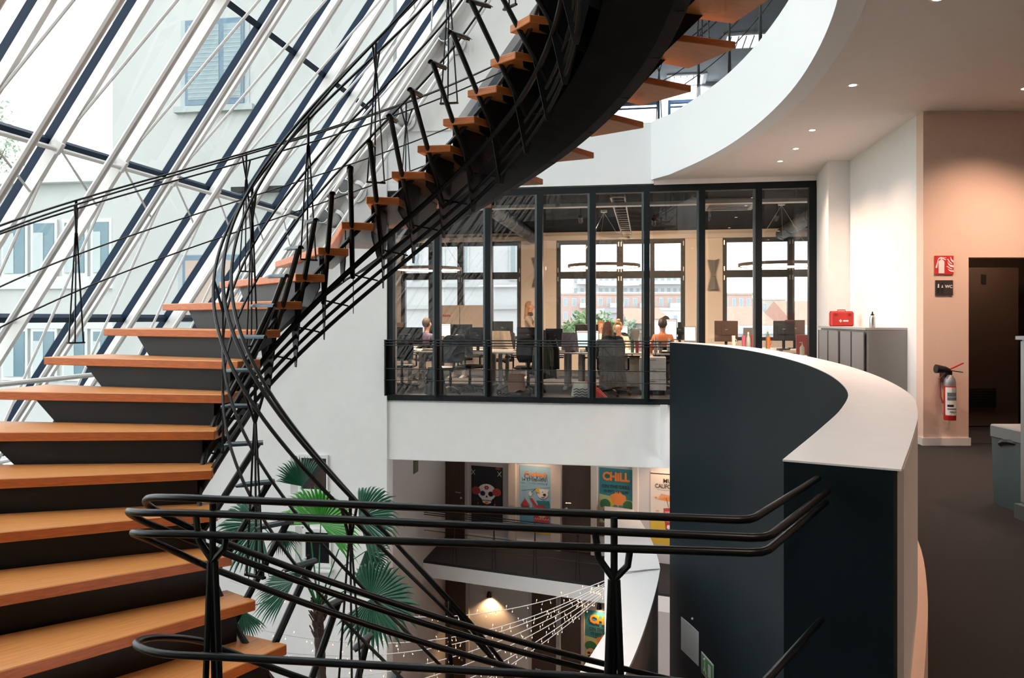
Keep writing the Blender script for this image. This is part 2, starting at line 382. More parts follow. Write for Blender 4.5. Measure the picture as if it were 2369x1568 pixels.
# upper storey behind the gallery edge
struct('ceiling_upper', MB().prism(xy(ARC) + [(2.3, 13.0)] + [tuple(B(-2.6, 13.6).xy), tuple(B(-8, 22).xy), tuple(B(10, 22).xy), (9.5, -4), (-6, -4), (-6, 1.2), (.5, 1.62)], 7.55, 7.7), mat('upper_ceiling', (.62, .66, .68), .8), 'pale ceiling of the upper storey')
rf = thing('window_10', (0, 6, 12.2), 'unseen atrium roof glazed to let more daylight in', None, None, 'structure')  # roof is out of view, made of glass to brighten the atrium
for i in range(8):
    MB().xbox(-8, 9.5, -4+i*3.4, -4+i*3.4+.08, 12.2, 12.32).build('roof_bar', 'white_steel', rf)
    if i < 7: MB().add([(-8, -4+i*3.4+.08, 12.25), (9.5, -4+i*3.4+.08, 12.25), (9.5, -4+(i+1)*3.4, 12.25), (-8, -4+(i+1)*3.4, 12.25)], [(0, 1, 2, 3)]).build('pane', 'facade_glass', rf)
struct('wall_upper_ring', ring(ARC + [Vector((2.1, 14.2, 0))], .2, 7.55, 12.2, MB()), 'white_wall', 'white curved wall high above the gallery')
VU = 21.3
m = MB().ubox(-9, 10, VU, VU+.2, 7.12, 7.6); m.ubox(-9, 10, VU, VU+.2, Z_UP, 5.5)
uw = [(-9, -1.0), (.34, .56), (1.62, 1.84), (2.9, 3.12), (4.2, 10)]
for a, b in uw: m.ubox(a, b, VU, VU+.2, 5.5, 7.12)
struct('wall_upper', m, mat('upper_wall', (.60, .63, .65), .8), 'grey white end wall of the upper storey')
struct('wall_upper_right', MB().xbox(9.5, 9.7, -4, 22, Z_UP, 7.6), mat('upper_wall', (.6, .63, .65)), 'grey white side wall of the upper storey')
struct('floor_upper_office', MB().ubox(-4.4, 10, VG+.3, 22, 4.3, 4.6), 'dark_floor', 'floor of the upper storey above the office')
for i, (a, b) in enumerate([(-1.0, .34), (.56, 1.62), (1.84, 2.9), (3.12, 4.2)]):
    w = thing('window_%d' % (5+i), B(a, VU, 5.5), ['first', 'second', 'third', 'fourth'][i]+' blue framed clerestory window of the upper storey from the stair', None, None, 'structure')
    m = MB(); m.ubox(a, a+.06, VU-.02, VU+.1, 5.5, 7.12); m.ubox(b-.06, b, VU-.02, VU+.1, 5.5, 7.12); m.ubox(a, b, VU-.02, VU+.1, 7.04, 7.12); m.ubox(a, b, VU-.02, VU+.1, 5.5, 5.58)
    m.build('frame', 'blue_frame', w)
    MB().ubox(a+.06, b-.06, VU+.02, VU+.06, 6.93, 6.97).build('blind_rail', 'blue_frame', w)
    MB().ubox(a+.06, b-.06, VU+.08, VU+.09, 5.58, 7.04).build('pane', 'window_glass', w)

# ------------------------------------------------------------------ sloping glass facade
FS = 1.41; fl = math.sqrt(1+1/FS/FS); NU, NZ = 1/math.sqrt(1+1/FS/FS), -1/FS/math.sqrt(1+1/FS/FS)
def F(v, z, d=0): return B(FU(z) + NU*d, v, z + NZ*d)
FN = (U3*NU + Z3*NZ); SD = (U3*(1/FS) + Z3).normalized()
fac = thing('window_9', F(6, 0), 'sloping glass facade with white trussed rafters and blue mullions', None, None, 'structure')
DV = .987; V_J = [7.13 + DV*(j-2) for j in range(-8, 9)]; ZK = [1.4 + 1.79*k for k in range(-5, 7)]
v0 = V_J[0]; DCH = .71
def fbar(z0, z1, d0, d1, w, v):
    m = MB(); c = (F(v, z0, (d0+d1)/2) + F(v, z1, (d0+d1)/2))/2; L = (F(v, z1)-F(v, z0)).length
    return m.box(c, (w, d1-d0, L), (V3, FN, SD))
ra = {}
ra['mullion'] = fbar(ZK[0], ZK[-1], -.04, .05, .042, v0).build('mullion', 'blue_frame', fac)
ra['rafter'] = fbar(ZK[0], ZK[-1], .06, .175, .058, v0).build('rafter', 'white_steel', fac)
ra['chord_tube'] = MB().tube([F(v0, ZK[0], DCH), F(v0, ZK[-1], DCH)], .034, 8).build('chord_tube', 'white_steel', fac, True)
br = []
for k in (2, 6, 10):
    if ZK[k]+3.0 < ZK[-1]: br.append(MB().tube([F(v0, ZK[k]+.3, .175), F(v0, ZK[k]+3.2, DCH)], .016, 6).build('brace', 'white_steel', fac))
    br.append(MB().tube([F(v0, ZK[k]-.3, .175), F(v0, ZK[k]-3.2, DCH)], .016, 6).build('brace', 'white_steel', fac))
nd = []
for k in (4, 6, 8):
    nd.append(MB().tube([F(v0+.03, ZK[k], .17), F(v0+DV-.03, ZK[k], .17)], .026, 8).build('purlin_tube', 'white_steel', fac, True))
    nd.append(MB().box(F(v0-.04, ZK[k]+.02, .17), (.05, .10, .12), (V3, FN, SD)).build('gusset', 'white_steel', fac))
    nd.append(MB().tube([F(v0+.03, ZK[k], .17), F(v0+DV*.97, ZK[k]-.42, .16)], .013, 6).build('brace', 'white_steel', fac))
pu = [MB().box((F(v0, z) + F(v0+DV, z))/2, (DV-.045, .08, .075), (V3, FN, SD)).build('purlin', 'blue_frame', fac) for z in ZK]
pn = []
for k in range(len(ZK)-1):
    a, b, c, d = F(v0+.03, ZK[k]+.04), F(v0+DV-.03, ZK[k]+.04), F(v0+DV-.03, ZK[k+1]-.04), F(v0+.03, ZK[k+1]-.04)
    pn.append(MB().add([a, b, c, d], [(0, 1, 2, 3)]).build('pane', 'facade_glass', fac))
for j in range(1, len(V_J)):
    off = V3*(DV*j)
    for o in list(ra.values()) + br: share(o, fac, off)
    for o in nd:
        if j < len(V_J)-1 or o.name.startswith('gusset'): share(o, fac, off)
    for o in pu + pn:
        if j < len(V_J)-1: share(o, fac, off)
MB().tube([F(v0, 1.35, DCH+.35), F(13.3, 1.35, DCH+.35)], .028, 8).build('chord_purlin', 'white_steel', fac, True)
m = MB().extr([F(13.07, ZK[0], -.1), F(13.07, ZK[-1], -.1), F(13.07, ZK[-1], .34), F(13.07, ZK[0], .34)], V3*.23); m.build('end_beam', 'white_steel', fac)
struct('wall_facade_end', MB().extr([F(V_J[0]-.1, ZK[0], -.05), F(V_J[0]-.1, ZK[-1], -.05), B(6, V_J[0]-.1, ZK[-1]), B(6, V_J[0]-.1, ZK[0])], V3*-.1), 'white_wall', 'white end wall of the sloping facade behind the viewer')

t_ = thing('added_passage_lamp', (5.9, 9.6, 2.4), 'added round ceiling lamp brightening the washroom passage', 'ceiling lamp')  # lamp added to lift the darkness of the passage
MB().lathe([(.10, -.03), (.11, -.02), (.11, 0)], (5.9, 9.6, 2.4), 16).build('diffuser', mat('added_passage_glow', (1, .8, .6), .5, emit=(1, .65, .42), estr=6), t_, True)
MB().lathe([(.125, -.012), (.125, 0)], (5.9, 9.6, 2.4), 16).build('rim', 'white_plastic', t_)
l_ = bpy.data.lights.new('added_passage_light', 'POINT'); l_.energy = 9; l_.color = (1, .66, .44); l_.shadow_soft_size = .08
lo_ = bpy.data.objects.new('added_passage_light', l_); COL.objects.link(lo_); lo_.parent = t_; lo_.location = (0, 0, -.12)

# louvred upper storey luminaires; the outlet glow and the hidden unit are added light
for px, py, lab in ((1578, 112, 'louvred ceiling luminaire of the upper storey beside the wooden treads'), (1588, 182, 'second louvred ceiling luminaire of the upper storey above the windows'), (1722, 92, 'square ceiling air outlet of the upper storey with added lamp beside a gallery post'), (1480, 140, 'added louvred ceiling luminaire of the upper storey hidden behind the stair spine')):
    Yq = (7.55-EYE)*FPX/(HZ-py); p = Vector(((px-1184.5)/FPX*Yq, Yq, 7.55)); t = thing('ceiling_luminaire', p, lab, 'ceiling lamp', 'upper storey ceiling lamps')
    MB().box(p - Z3*.02, (1.0, 1.0, .04), (U3, V3, Z3)).build('frame', 'white_plastic', t)
    MB().box(p - Z3*.045, (.8, .8, .01), (U3, V3, Z3)).build('diffuser', mat('panel_glow', (.9, .95, 1), .5, emit=(.92, .96, 1), estr=.9), t)
    for k in range(5): MB().box(p - Z3*.06 + U3*(-.32+k*.16), (.02, .8, .03), (U3, V3, Z3)).build('louvre', 'grey_metal', t)
    l_ = bpy.data.lights.new('panel_light', 'AREA'); l_.size = .8; l_.energy = 50; l_.color = (.92, .97, 1)
    lo_ = bpy.data.objects.new('panel_light', l_); COL.objects.link(lo_); lo_.parent = t; lo_.location = (0, 0, -.09)
# ------------------------------------------------------------------ lobby spotlights
SPOTS = [((1973,197), 'largest recessed ceiling spotlight near the middle of the lobby ceiling'), ((1879,301), 'second recessed ceiling spotlight from the curved fascia foot'),
         ((1841,344), 'small dim recessed ceiling spotlight between two brighter ones'), ((1805,373), 'recessed ceiling spotlight closest to the office glass'),
         ((2372,205), 'recessed ceiling spotlight cut by the right picture edge'), ((2170,-3), 'recessed ceiling spotlight at the top picture edge')]
def down(px, py):
    Y = (Z_CEIL-EYE)*FPX/(HZ-py); return Vector(((px-1184.5)/FPX*Y, Y, Z_CEIL))
mat('spot_glow', (1, .9, .8), .5, emit=(1, .78, .58), estr=14)
extra = [Vector((5.6, 7.6, Z_CEIL)), Vector((4.2, 4.5, Z_CEIL)), Vector((3.9, 2.2, Z_CEIL)), Vector((1.5, .0, Z_CEIL))]  # unseen spotlights added to light the lobby
P_ = [down(*p) for p, _ in SPOTS] + extra
for i, p in enumerate(P_):
    lab = SPOTS[i][1] if i < len(SPOTS) else 'added ceiling spotlight out of view ' + ['above the washroom doorway', 'above the tambour cabinet', 'beside the near parapet end', 'above the stair landing'][i-len(SPOTS)]
    t = thing('ceiling_spotlight', p, lab, 'spotlight', 'recessed lobby spotlights')
    MB().lathe([(.036, -.001), (.058, -.004), (.058, 0), (.036, .0)], p, 16).build('trim_ring', 'white_plastic', t, True)
    MB().lathe([(.034, -.003), (.034, -.0005)], p, 14).build('lens', 'spot_glow', t)
    l = bpy.data.lights.new('spot_lamp', 'SPOT'); l.energy = 112; l.color = (1, .67, .50); l.spot_size = R(125); l.spot_blend = .8; l.shadow_soft_size = .04
    lo = bpy.data.objects.new('spot_lamp', l); COL.objects.link(lo); lo.parent = t; lo.location = (0, 0, -.02)
# ------------------------------------------------------------------ the helical stair
HC = (-.6817, 4.3001); RI, RO, A0, DA = .8376, 2.2658, 4.2152, .1915; ZS, RISE = -.0229, .1694
def hx(n, side, dz=0.0):
    a = A0 - DA*n; k = .0128*math.cos(2*a) + .0402*math.sin(2*a)
    r, t = ((RI, -.127), (RO, -.0267))[side]; r += k
    return Vector((HC[0] + r*math.cos(a) + t*math.sin(a), HC[1] + r*math.sin(a) - t*math.cos(a), ZS + RISE*n + dz))
def S(n, s, dz=0.0):                # point s metres out from the inner end of the nosing line n
    a, b = hx(n, 0), hx(n, 1); d = (b-a).normalized(); p = a + d*s; p.z += dz; return p
LT = 1.43
stair = thing('staircase', (HC[0], HC[1], Z_L1), 'winding staircase with orange beech treads on a black steel spine', 'staircase')
N0, N1_ = -8, 27
for n in range(N0, N1_+1):
    a, b = hx(n, 0), hx(n, 1); X = (b-a).normalized(); Y = Vector((-X.y, X.x, 0))
    c, d = hx(n+1.30, 0), hx(n+1.06, 1)
    if n == 0: c, d = hx(n+1.6, 0), hx(n+1.2, 1)
    loc = lambda p: Vector(((p-a).dot(X), (p-a).dot(Y), 0))
    la, lb, lc, ld = loc(a), loc(b), loc(c), loc(d)
    pts = [la + Vector((.0, 0, 0)), lb, ld, lc]
    if (pts[1]-pts[0]).cross(pts[2]-pts[1]).z < 0: pts = pts[::-1]
    m = MB().extr([p - Vector((0, 0, .047)) for p in pts], (0, 0, .047))
    me = bpy.data.meshes.new('tread'); me.from_pydata([tuple(v) for v in m.v], [], m.f)
    me.materials.append(MATS['beech_wood']); me.materials.append(MATS['beech_end'])
    bm = bmesh.new(); bm.from_mesh(me); bmesh.ops.recalc_face_normals(bm, faces=bm.faces)
    for f in bm.faces:
        f.normal_update()
        if abs(f.normal.z) < .5: f.material_index = 1
    bmesh.ops.bevel(bm, geom=list(bm.edges), offset=.004, segments=1, affect='EDGES')
    bm.to_mesh(me); bm.free()
    o = bpy.data.objects.new('tread', me); COL.objects.link(o); o.parent = stair
    o.location = a - stair.location; o.rotation_euler = (0, 0, math.atan2(X.y, X.x))
# supporting plates, soffit and gussets
def plate_pts(n, prof, fr=.16): return [S(n, s, z - RISE*fr) for s, z in prof]
PROF = [(.07, -.048), (LT-.27, -.048), (LT-.58, -.35), (.40, -.37), (.07, -.25)]
for n in range(N0, N1_+1):
    k = n + .16
    t = (S(k+.05, .6) - S(k, .6)).normalized(); t.z = 0
    MB().extr(plate_pts(k, PROF), t*.008).build('riser_plate', 'stair_plate', stair)
    MB().extr(plate_pts(k+.3, [(.06, -.05), (.36, -.05), (.22, -.58), (.19, -.58)], .46), t*.006).build('gusset', 'stair_plate', stair)
    if n < N1_:
        m = MB(); kk = [k + i/3 for i in range(4)]; cs = [(LT-.555, -.338), (LT-.66, -.356), (.62, -.362), (.36, -.372)]
        G = [[S(q, s, z - RISE*.16 - .003) for s, z in cs] for q in kk]
        top = [p + Z3*.006 for r_ in G for p in r_]; w = len(cs)
        vs = [p for r_ in G for p in r_]; nv = len(vs)
        fs = [(i*w+j, i*w+j+1, (i+1)*w+j+1, (i+1)*w+j) for i in range(3) for j in range(w-1)]
        m.add(vs, fs); m.add(top, [f[::-1] for f in fs])
        m.build('soffit_panel', 'stair_plate', stair)
fine = lambda a, b, k=3: [a + i/k for i in range(int((b-a)*k)+1)]
for s, z, r in ((.19, -.46, .011), (.20, -.53, .011), (.205, -.60, .013)):
    MB().tube([S(n, s, z) for n in fine(N0, N1_)], r, 6).build('lower_chord', 'black_steel', stair, True)
for s, z, r in ((.13, -.36, .017), (.06, -.16, .014)):
    MB().tube([S(n, s, z) for n in fine(N0, N1_)], r, 6).build('edge_chord', 'black_steel', stair, True)
# slanted posts with hooded stair lights
for n in range(N0, N1_+1):
    a, b = S(n+.45, .20, -.42), S(n+.35, -.20, .25)
    po = MB().tube([a, b], .0165, 8).build('lamp_post', 'black_steel', stair, True)
    X = (S(n+.35, .4) - S(n+.35, -.2)); X.z = 0; X.normalize(); Y = Z3.cross(X)
    m = MB(); L, rr = .16, .021; G = []
    for x in (-.02, L*.75, L):
        r_ = rr*(1 if x < L*.9 else .55); G.append([b + X*x + Z3*(-.012) + Y*math.cos(q)*r_ + Z3*math.sin(q)*r_ for q in [math.pi*i/6 for i in range(7)]])
    for g, h in zip(G, G[1:]): m.strip(g, h)
    m.tube([b + X*.0 - Z3*.006, b + X*.12 - Z3*.006], .008, 6)
    m.build('lamp_hood', 'lamp_hood', po, True)
# thin cross ties
for n in range(N0, N1_):
    MB().tube([S(n+.45, .20, -.40), S(n+1.3, .20, -.58)], .005, 4).build('tie_rod', 'black_steel', stair)

# ------------------------------------------------------------------ stair railings
RODS = ((0.0, .905, .0068), (-.04, .885, .0062), (.045, .845, .0062), (0, .56, .0052), (0, .33, .0052))
def railing(name, label, s0, n0, n1, posts, lift=0.0, thick=1.0):
    t = thing(name, S((n0+n1)/2, s0), label, 'railing')
    for ds, h, r in RODS:
        MB().tube([S(n, s0+ds, h+lift) for n in fine(n0, n1, 4)], r*thick, 6).build('rail', 'black_steel', t, True)
    for n in posts:
        T = (S(n+.4, s0)-S(n, s0)).normalized(); T.z = 0; T.normalize(); base = S(n+.45, s0, .006); fk = S(n+.45, s0, .70+lift)
        w = .055
        m = MB()
        for q in (-1, -.15, 1): m.tube([base + T*w*q, fk + T*.006*q], .0052, 5)
        m.bar(base - T*w*1.1, base + T*w*1.1, .02, .01); m.tube([fk, S(n+.45, s0, .905+lift)], .008, 5)
        m.tube([fk, S(n+.35, s0-.04, .885+lift)], .007, 5); m.tube([fk, S(n+.55, s0+.045, .845+lift)], .007, 5)
        m.build('post', 'black_steel', t)
    return t
railing('inner_stair_railing', 'black rod railing along the inner edge of the winding staircase', -.05, -8, 26.5, range(-8, 26, 3), 0.0, 1.4)
railing('outer_stair_railing', 'thin black rod railing along the outer edge of the staircase by the facade', LT-.05, 2.2, 26.5, range(4, 26, 3))

# near landing guard whose three rails loop round into the descending flight
guard = thing('landing_railing', (0, 1.7, 0), 'near black tubular railing looping round at the landing beside the dark parapet', 'railing')
def guard_rail(att, bend, end, loop, n_s, lifts, r, name='rail'):
    P = [Vector(att), Vector(att)*.35+Vector(bend)*.65]
    b = Vector(bend); e = Vector(end); d1 = (b-Vector(att)).normalized(); d2 = (e-b).normalized()
    P = [Vector(att), b - d1*.03, b - d1*.008 + d2*.008, b + d2*.03] + [b.lerp(e, k/4) for k in range(1, 4)]
    out = [S(n, LT-.03, 0) for n in fine(n_s-5.5, n_s, 4)][::-1]
    n_ = n_s
    lead = []
    for i, p in enumerate(out):
        n_ = n_s - i/4; p.z = ZS + RISE*n_ + lifts; lead.append(p)
    Q = crom([b.lerp(e, .75), e] + [Vector(x) for x in loop] + [lead[0], lead[1]], 6)
    MB().tube(P + Q[1:-6] + lead, r, 10).build(name, 'black_steel', guard, True)
guard_rail((.795, 2.068, .985), (.49, 1.635, .985), (-.64, 1.80, .99), [(-.78, 1.83, .988), (-.865, 1.89, .972), (-.885, 1.965, .93)], -2.25, 1.24, .0085)
guard_rail((.815, 2.055, .955), (.515, 1.61, .955), (-.68, 1.785, .962), [(-.84, 1.815, .957), (-.905, 1.88, .943), (-.90, 1.965, .895)], -2.25, 1.212, .0085)
guard_rail((.81, 2.055, .925), (.51, 1.61, .925), (-.66, 1.775, .917), [(-.82, 1.80, .913), (-.885, 1.86, .898), (-.875, 1.95, .852)], -2.25, 1.16, .0085)
guard_rail((.80, 2.06, .62), (.50, 1.60, .66), (-.62, 1.75, .655), [(-.78, 1.77, .655), (-.865, 1.83, .653), (-.855, 1.935, .625)], -2.25, .96, .0085)
for x in (-.672, .213):
    y = 1.62 - (x-.5)*.143; p = Vector((x, y, 0)); d = Vector((-.99, .141, 0))
    m = MB(); fk = p + Z3*.855
    m.tube([p + d*.040 + Z3*.0, fk + d*.006], .0072, 8); m.tube([p - d*.040, fk - d*.006], .0072, 8); m.tube([p + Vector((0, .03, 0)), fk + Z3*.02], .0072, 8)
    m.tube([fk, p + Z3*.985], .0075, 8); m.tube([fk, p + d*.033 + Z3*.90, p + d*.04 + Z3*.955], .0075, 8); m.tube([fk, p - d*.028 + Z3*.885, p - d*.033 + Z3*.922], .0075, 8)
    m.build('post', 'black_steel', guard, True)

# rods across the office glass
gr = thing('office_guard_railing', B(-1, VG-.14, .3), 'thin black guard rods in front of the office glass', 'railing')
for z, r in ((1.02, .012), (.975, .010), (.93, .010), (.53, .007), (.33, .007)):
    MB().tube([B(UG0-.02, VG-.13, z), B(.40, VG-.13, z)], r, 6).build('rail', 'black_steel', gr)
for k in range(0, 6):
    MB().ubox(UG0+k*pw-.012, UG0+k*pw+.012, VG-.15, VG-.02, .06, 1.03).build('bracket_post', 'black_steel', gr)

# upper gallery railing along the curved fascia
ug = thing('gallery_railing', (2.8, 9, Z_UP), 'black rod railing standing on the upper gallery edge', 'railing')
PU = [p.copy() for p in offset2(ARC[6:], .06)] + [Vector((2.40, 13.0, 0)), B(-.35, VG+.05), B(-2.4, VG+.05)]
for ds, h, r in ((0, 1.0, .010), (.06, .96, .009), (-.05, .96, .009), (0, .62, .007), (0, .36, .007)):
    Q = offset2(PU, ds); MB().tube([Vector((p.x, p.y, Z_UP + h)) for p in Q], r, 6).build('rail', 'black_steel', ug, True)
acc = 0; last = None
for i, p in enumerate(PU):
    if last is not None: acc += (p-last).length
    last = p
    if i == 0 or acc > 1.05:
        acc = 0; m = MB(); t = (PU[min(i+1, len(PU)-1)] - PU[i-1]).normalized()
        q = Vector((p.x, p.y, Z_UP))
        for w in (-.05, .0, .05): m.tube([q + t*w, q + t*w*.15 + Z3*.78], .008, 5)
        m.tube([q + Z3*.78, q + Z3*1.0], .008, 5); m.tube([q + Z3*.78, q + t*.07 + Z3*.96], .007, 5); m.tube([q + Z3*.78, q - t*.07 + Z3*.96], .007, 5)
        m.build('post', 'black_steel', ug)
# corridor railing one floor below
cg = thing('corridor_railing', C(2, .05, Z_L1), 'thin black railing along the poster corridor edge', 'railing')
for h, r in ((1.0, .010), (.96, .009), (.92, .009), (.6, .007), (.35, .007)):
    MB().tube([C(0, .05, Z_L1+h), C(4.35, .05, Z_L1+h)], r, 6).build('rail', 'black_steel', cg)
for k in range(6):
    q = C(.02+k*.86, .05, Z_L1); m = MB()
    for w in (-.04, .04): m.tube([q + E1*w, q + Z3*.8], .008, 5)
    m.tube([q + Z3*.8, q + Z3*1.0], .008, 5); m.tube([q + Z3*.8, q + E1*.06 + Z3*.94], .007, 5); m.tube([q + Z3*.8, q - E1*.06 + Z3*.94], .007, 5)
    m.build('post', 'black_steel', cg)
# ------------------------------------------------------------------ lobby furniture and fittings
mat('red_paint', (.52, .022, .016), .35); mat('sign_red', (.62, .03, .03), .5); mat('sign_white', (.85, .84, .82), .5); mat('print_black', (.012, .012, .014), .6)
mat('label_white', (.80, .80, .78), .5); mat('label_grey', (.14, .16, .18), .5); mat('sign_green', (.16, .42, .14), .5); mat('wc_brown', (.045, .035, .035), .5)
D1 = Vector((.1264, .992, 0)); S1 = Vector((.992, -.1264, 0))           # along / away from the side wall
AX = (S1, D1, Z3)
# two filing cabinets with four tambour doors
fc0 = Vector((4.135, 9.30, 0))
def cab(i, lab):
    base = fc0 + D1*(i*1.075); t = thing('filing_cabinet', base + D1*.53 + S1*.23, lab, 'cabinet', 'filing cabinets along the white wall')
    c = base + D1*.535 + S1*.235
    MB().box(c + Z3*.65 + S1*.012, (.44, 1.065, 1.22), AX).build('body', 'grey_metal', t)
    MB().box(c + Z3*1.276, (.49, 1.07, .026), AX).build('top', mat('cabinet_top', (.42, .41, .40), .45), t)
    MB().box(c + Z3*.02 + S1*.02, (.42, 1.04, .04), AX).build('plinth', 'black_plastic', t)
    for k in (0, 1):
        d = MB().box(base + D1*(.03+.265+k*.515) - S1*.006 + Z3*.65, (.012, .47, 1.17), AX).build('door', 'grey_metal', t)
        MB().box(base + D1*(.03+.505+k*.505) - S1*.008 + Z3*.65, (.016, .022, 1.17), AX).build('handle_strip', 'black_plastic', d)
cab(0, 'grey metal filing cabinet with the steel bottle on top'); cab(1, 'grey metal filing cabinet with the red first aid box on top')
# first aid case
b = fc0 + D1*1.75 + S1*.2 + Z3*1.289; t = thing('first_aid_case', b, 'red plastic first aid case standing on the filing cabinet', 'first aid kit')
X = Vector((1, -.1, 0)).normalized(); Y = Vector((.1, 1, 0)).normalized(); A_ = (X, Y, Z3)
MB().box(b + Z3*.10, (.30, .13, .20), A_).build('case', 'red_paint', t, bevel=.015)
MB().box(b + Z3*.105 - Y*.0, (.306, .006, .206), A_).build('seam', mat('dark_red', (.25, .01, .01), .5), t)
MB().tube([b + X*-.05 + Z3*.2, b + X*-.05 + Z3*.225, b + X*.05 + Z3*.225, b + X*.05 + Z3*.2], .008, 6).build('handle', 'red_paint', t)
m = MB().box(b + X*-.03 - Y*.067 + Z3*.075, (.04, .004, .013), A_); m.box(b + X*-.03 - Y*.067 + Z3*.075, (.013, .004, .04), A_); m.build('cross', 'sign_white', t)
for k in (-.09, .09): MB().box(b + X*k - Y*.068 + Z3*.16, (.035, .01, .03), A_).build('latch', mat('dark_red', (.25, .01, .01)), t)
MB().box(b + X*.04 - Y*.066 + Z3*.075, (.07, .002, .02), A_).build('lettering', 'sign_white', t)
# steel bottle
b = fc0 + D1*.16 + S1*.12 + Z3*1.289; t = thing('drinking_bottle', b, 'brushed steel drinking bottle standing on the filing cabinet', 'bottle')
MB().lathe([(.030, 0), (.033, .01), (.033, .115), (.026, .135), (.018, .145)], b, 18).build('flask', 'steel', t, True)
MB().lathe([(.019, .145), (.019, .162), (.008, .165), (.008, .185), (.003, .19)], b, 12).build('cap', 'black_plastic', t, True)
# fire extinguisher on the peach wall
ex, ey = 4.74, 8.62; t = thing('fire_extinguisher', (ex, ey+.13, .33), 'red and grey fire extinguisher hung low on the peach wall', 'extinguisher')
MB().lathe([(.056, .30), (.060, .305), (.060, .62), (.060, .70), (.052, .745), (.030, .775), (.022, .79)], (ex, ey, 0), 20).build('cylinder', mat('ext_grey', (.30, .31, .32), .35, metal=.5), t, True)
MB().lathe([(.0605, .30), (.0612, .302), (.0612, .665), (.0605, .67)], (ex, ey, 0), 20).build('red_band', 'red_paint', t, True)
def wrap(z0, z1, a0, a1, r, name, m, par, n=12):
    A = [Vector((ex + r*math.sin(a0+(a1-a0)*i/n), ey - r*math.cos(a0+(a1-a0)*i/n), z0)) for i in range(n+1)]
    return MB().strip(A, [p + Z3*(z1-z0) for p in A]).build(name, m, par, True)
lbw = wrap(.355, .655, -1.25, 1.25, .0618, 'label', 'label_white', t)
for z0, z1, mm in ((.555, .60, 'label_grey'), (.515, .55, 'label_grey'), (.445, .47, 'print_black'), (.415, .43, 'label_grey')):
    wrap(z0, z1, -.9, 1.1 if mm == 'label_grey' else .15, .0622, 'print_bar', mm, lbw)
wrap(.60, .655, -.2, 1.25, .0622, 'print_bar', mat('label_pale', (.45, .45, .46), .5), lbw)
text_mesh('ANSULA', .019, 'lettering', 'print_black', lbw, frame((ex, ey-.0645, .392), Vector((1,0,0)), Z3), .0015, bold=.0006)
m = MB().lathe([(.02, .785), (.024, .79), (.024, .835), (.016, .84)], (ex, ey, 0), 12); m.build('valve', 'black_plastic', t, True)
MB().bar((ex-.005, ey, .845), (ex+.14, ey-.01, .915), .02, .012).build('lever', 'red_paint', t)
MB().bar((ex, ey, .835), (ex+.135, ey-.01, .815), .02, .01).build('carry_handle', 'black_plastic', t)
MB().tube([(ex-.01, ey-.01, .83), (ex-.06, ey-.012, .845), (ex-.16, ey-.015, .855)], [.026, .036, .048], 12).build('horn', 'black_plastic', t, True)
MB().tube([(ex-.02, ey+.02, .82), (ex-.09, ey+.04, .74), (ex-.085, ey+.03, .55), (ex-.065, ey+.02, .48)], .010, 6).build('hose', mat('hose_red', (.30, .08, .06), .5), t, True)
MB().xbox(ex-.03, ex+.03, ey+.05, ey+.149, .70, .82).build('wall_bracket', 'black_plastic', t)
# signs on the peach wall
sx, sz = 4.755, 1.985; yw = 8.765
t = thing('fire_sign', (sx, yw, sz), 'square red fire extinguisher sign on the peach wall', 'sign')
MB().xbox(sx-.103, sx+.103, yw-.006, yw+.005, sz-.103, sz+.103).build('panel', 'sign_red', t)
def flat(pts, o, m_, name, par, y, d=.002): return MB().extr([(o[0]+x, y, o[1]+z) for x, z in pts], (0, -d, 0)).build(name, m_, par)
def sg(P): return [((x-500)/600*.206, (485-y)/590*.206) for x, y in P]
flat(sg([(320,745),(500,745),(505,390),(480,340),(430,310),(430,280),(395,280),(395,310),(340,345),(315,390)]), (sx,sz), 'sign_white', 'pictogram_cylinder', t, yw-.006)
flat(sg([(310,270),(340,250),(380,235),(440,235),(440,285),(390,290),(320,300),(270,580),(215,570)]), (sx,sz), 'sign_white', 'pictogram_hose', t, yw-.006)
flat(sg([(430,240),(560,250),(560,265),(470,265),(560,315),(560,330),(500,320),(430,285)]), (sx,sz), 'sign_white', 'pictogram_lever', t, yw-.006)
for P in ([(690,225),(715,240),(735,300),(798,350),(798,410),(735,370),(700,310)], [(590,285),(630,300),(690,390),(760,440),(740,455),(680,430),(630,370)], [(600,370),(640,430),(700,475),(798,490),(798,560),(700,540),(630,480)],
          [(565,520),(610,515),(680,570),(770,600),(740,615),(680,605)], [(610,595),(660,630),(720,650),(798,650),(798,700),(710,695),(650,660)]):
    flat(sg(P), (sx,sz), 'sign_white', 'pictogram_flame', t, yw-.006)
wx, wz = 4.757, 1.735
t = thing('washroom_sign', (wx, yw, wz), 'dark brown WC sign with two figures on the peach wall', 'sign')
MB().xbox(wx-.095, wx+.095, yw-.006, yw+.005, wz-.083, wz+.083).build('panel', 'wc_brown', t)
text_mesh('WC', .046, 'lettering', 'sign_white', t, frame((wx+.047, yw-.0072, wz+.012), Vector((1,0,0)), Z3), .002, bold=.001)
for k, f in ((-.068, 1), (-.025, 0)):
    g = MB(); g.xbox(wx+k-.013, wx+k+.013, yw-.008, yw-.006, wz-.06, wz+.03); g.ball((wx+k, yw-.007, wz+.045), (.011, .002, .013), 8, 5); g.build('figure', 'print_black', t)
    flat([(k-.009, .0), (k+.009, .0), (k, .036)] if not f else [(k-.008, .0), (k+.008, .0), (k+.008, .04), (k-.004, .045)], (wx, wz), 'sign_white', 'shirt', t, yw-.008)
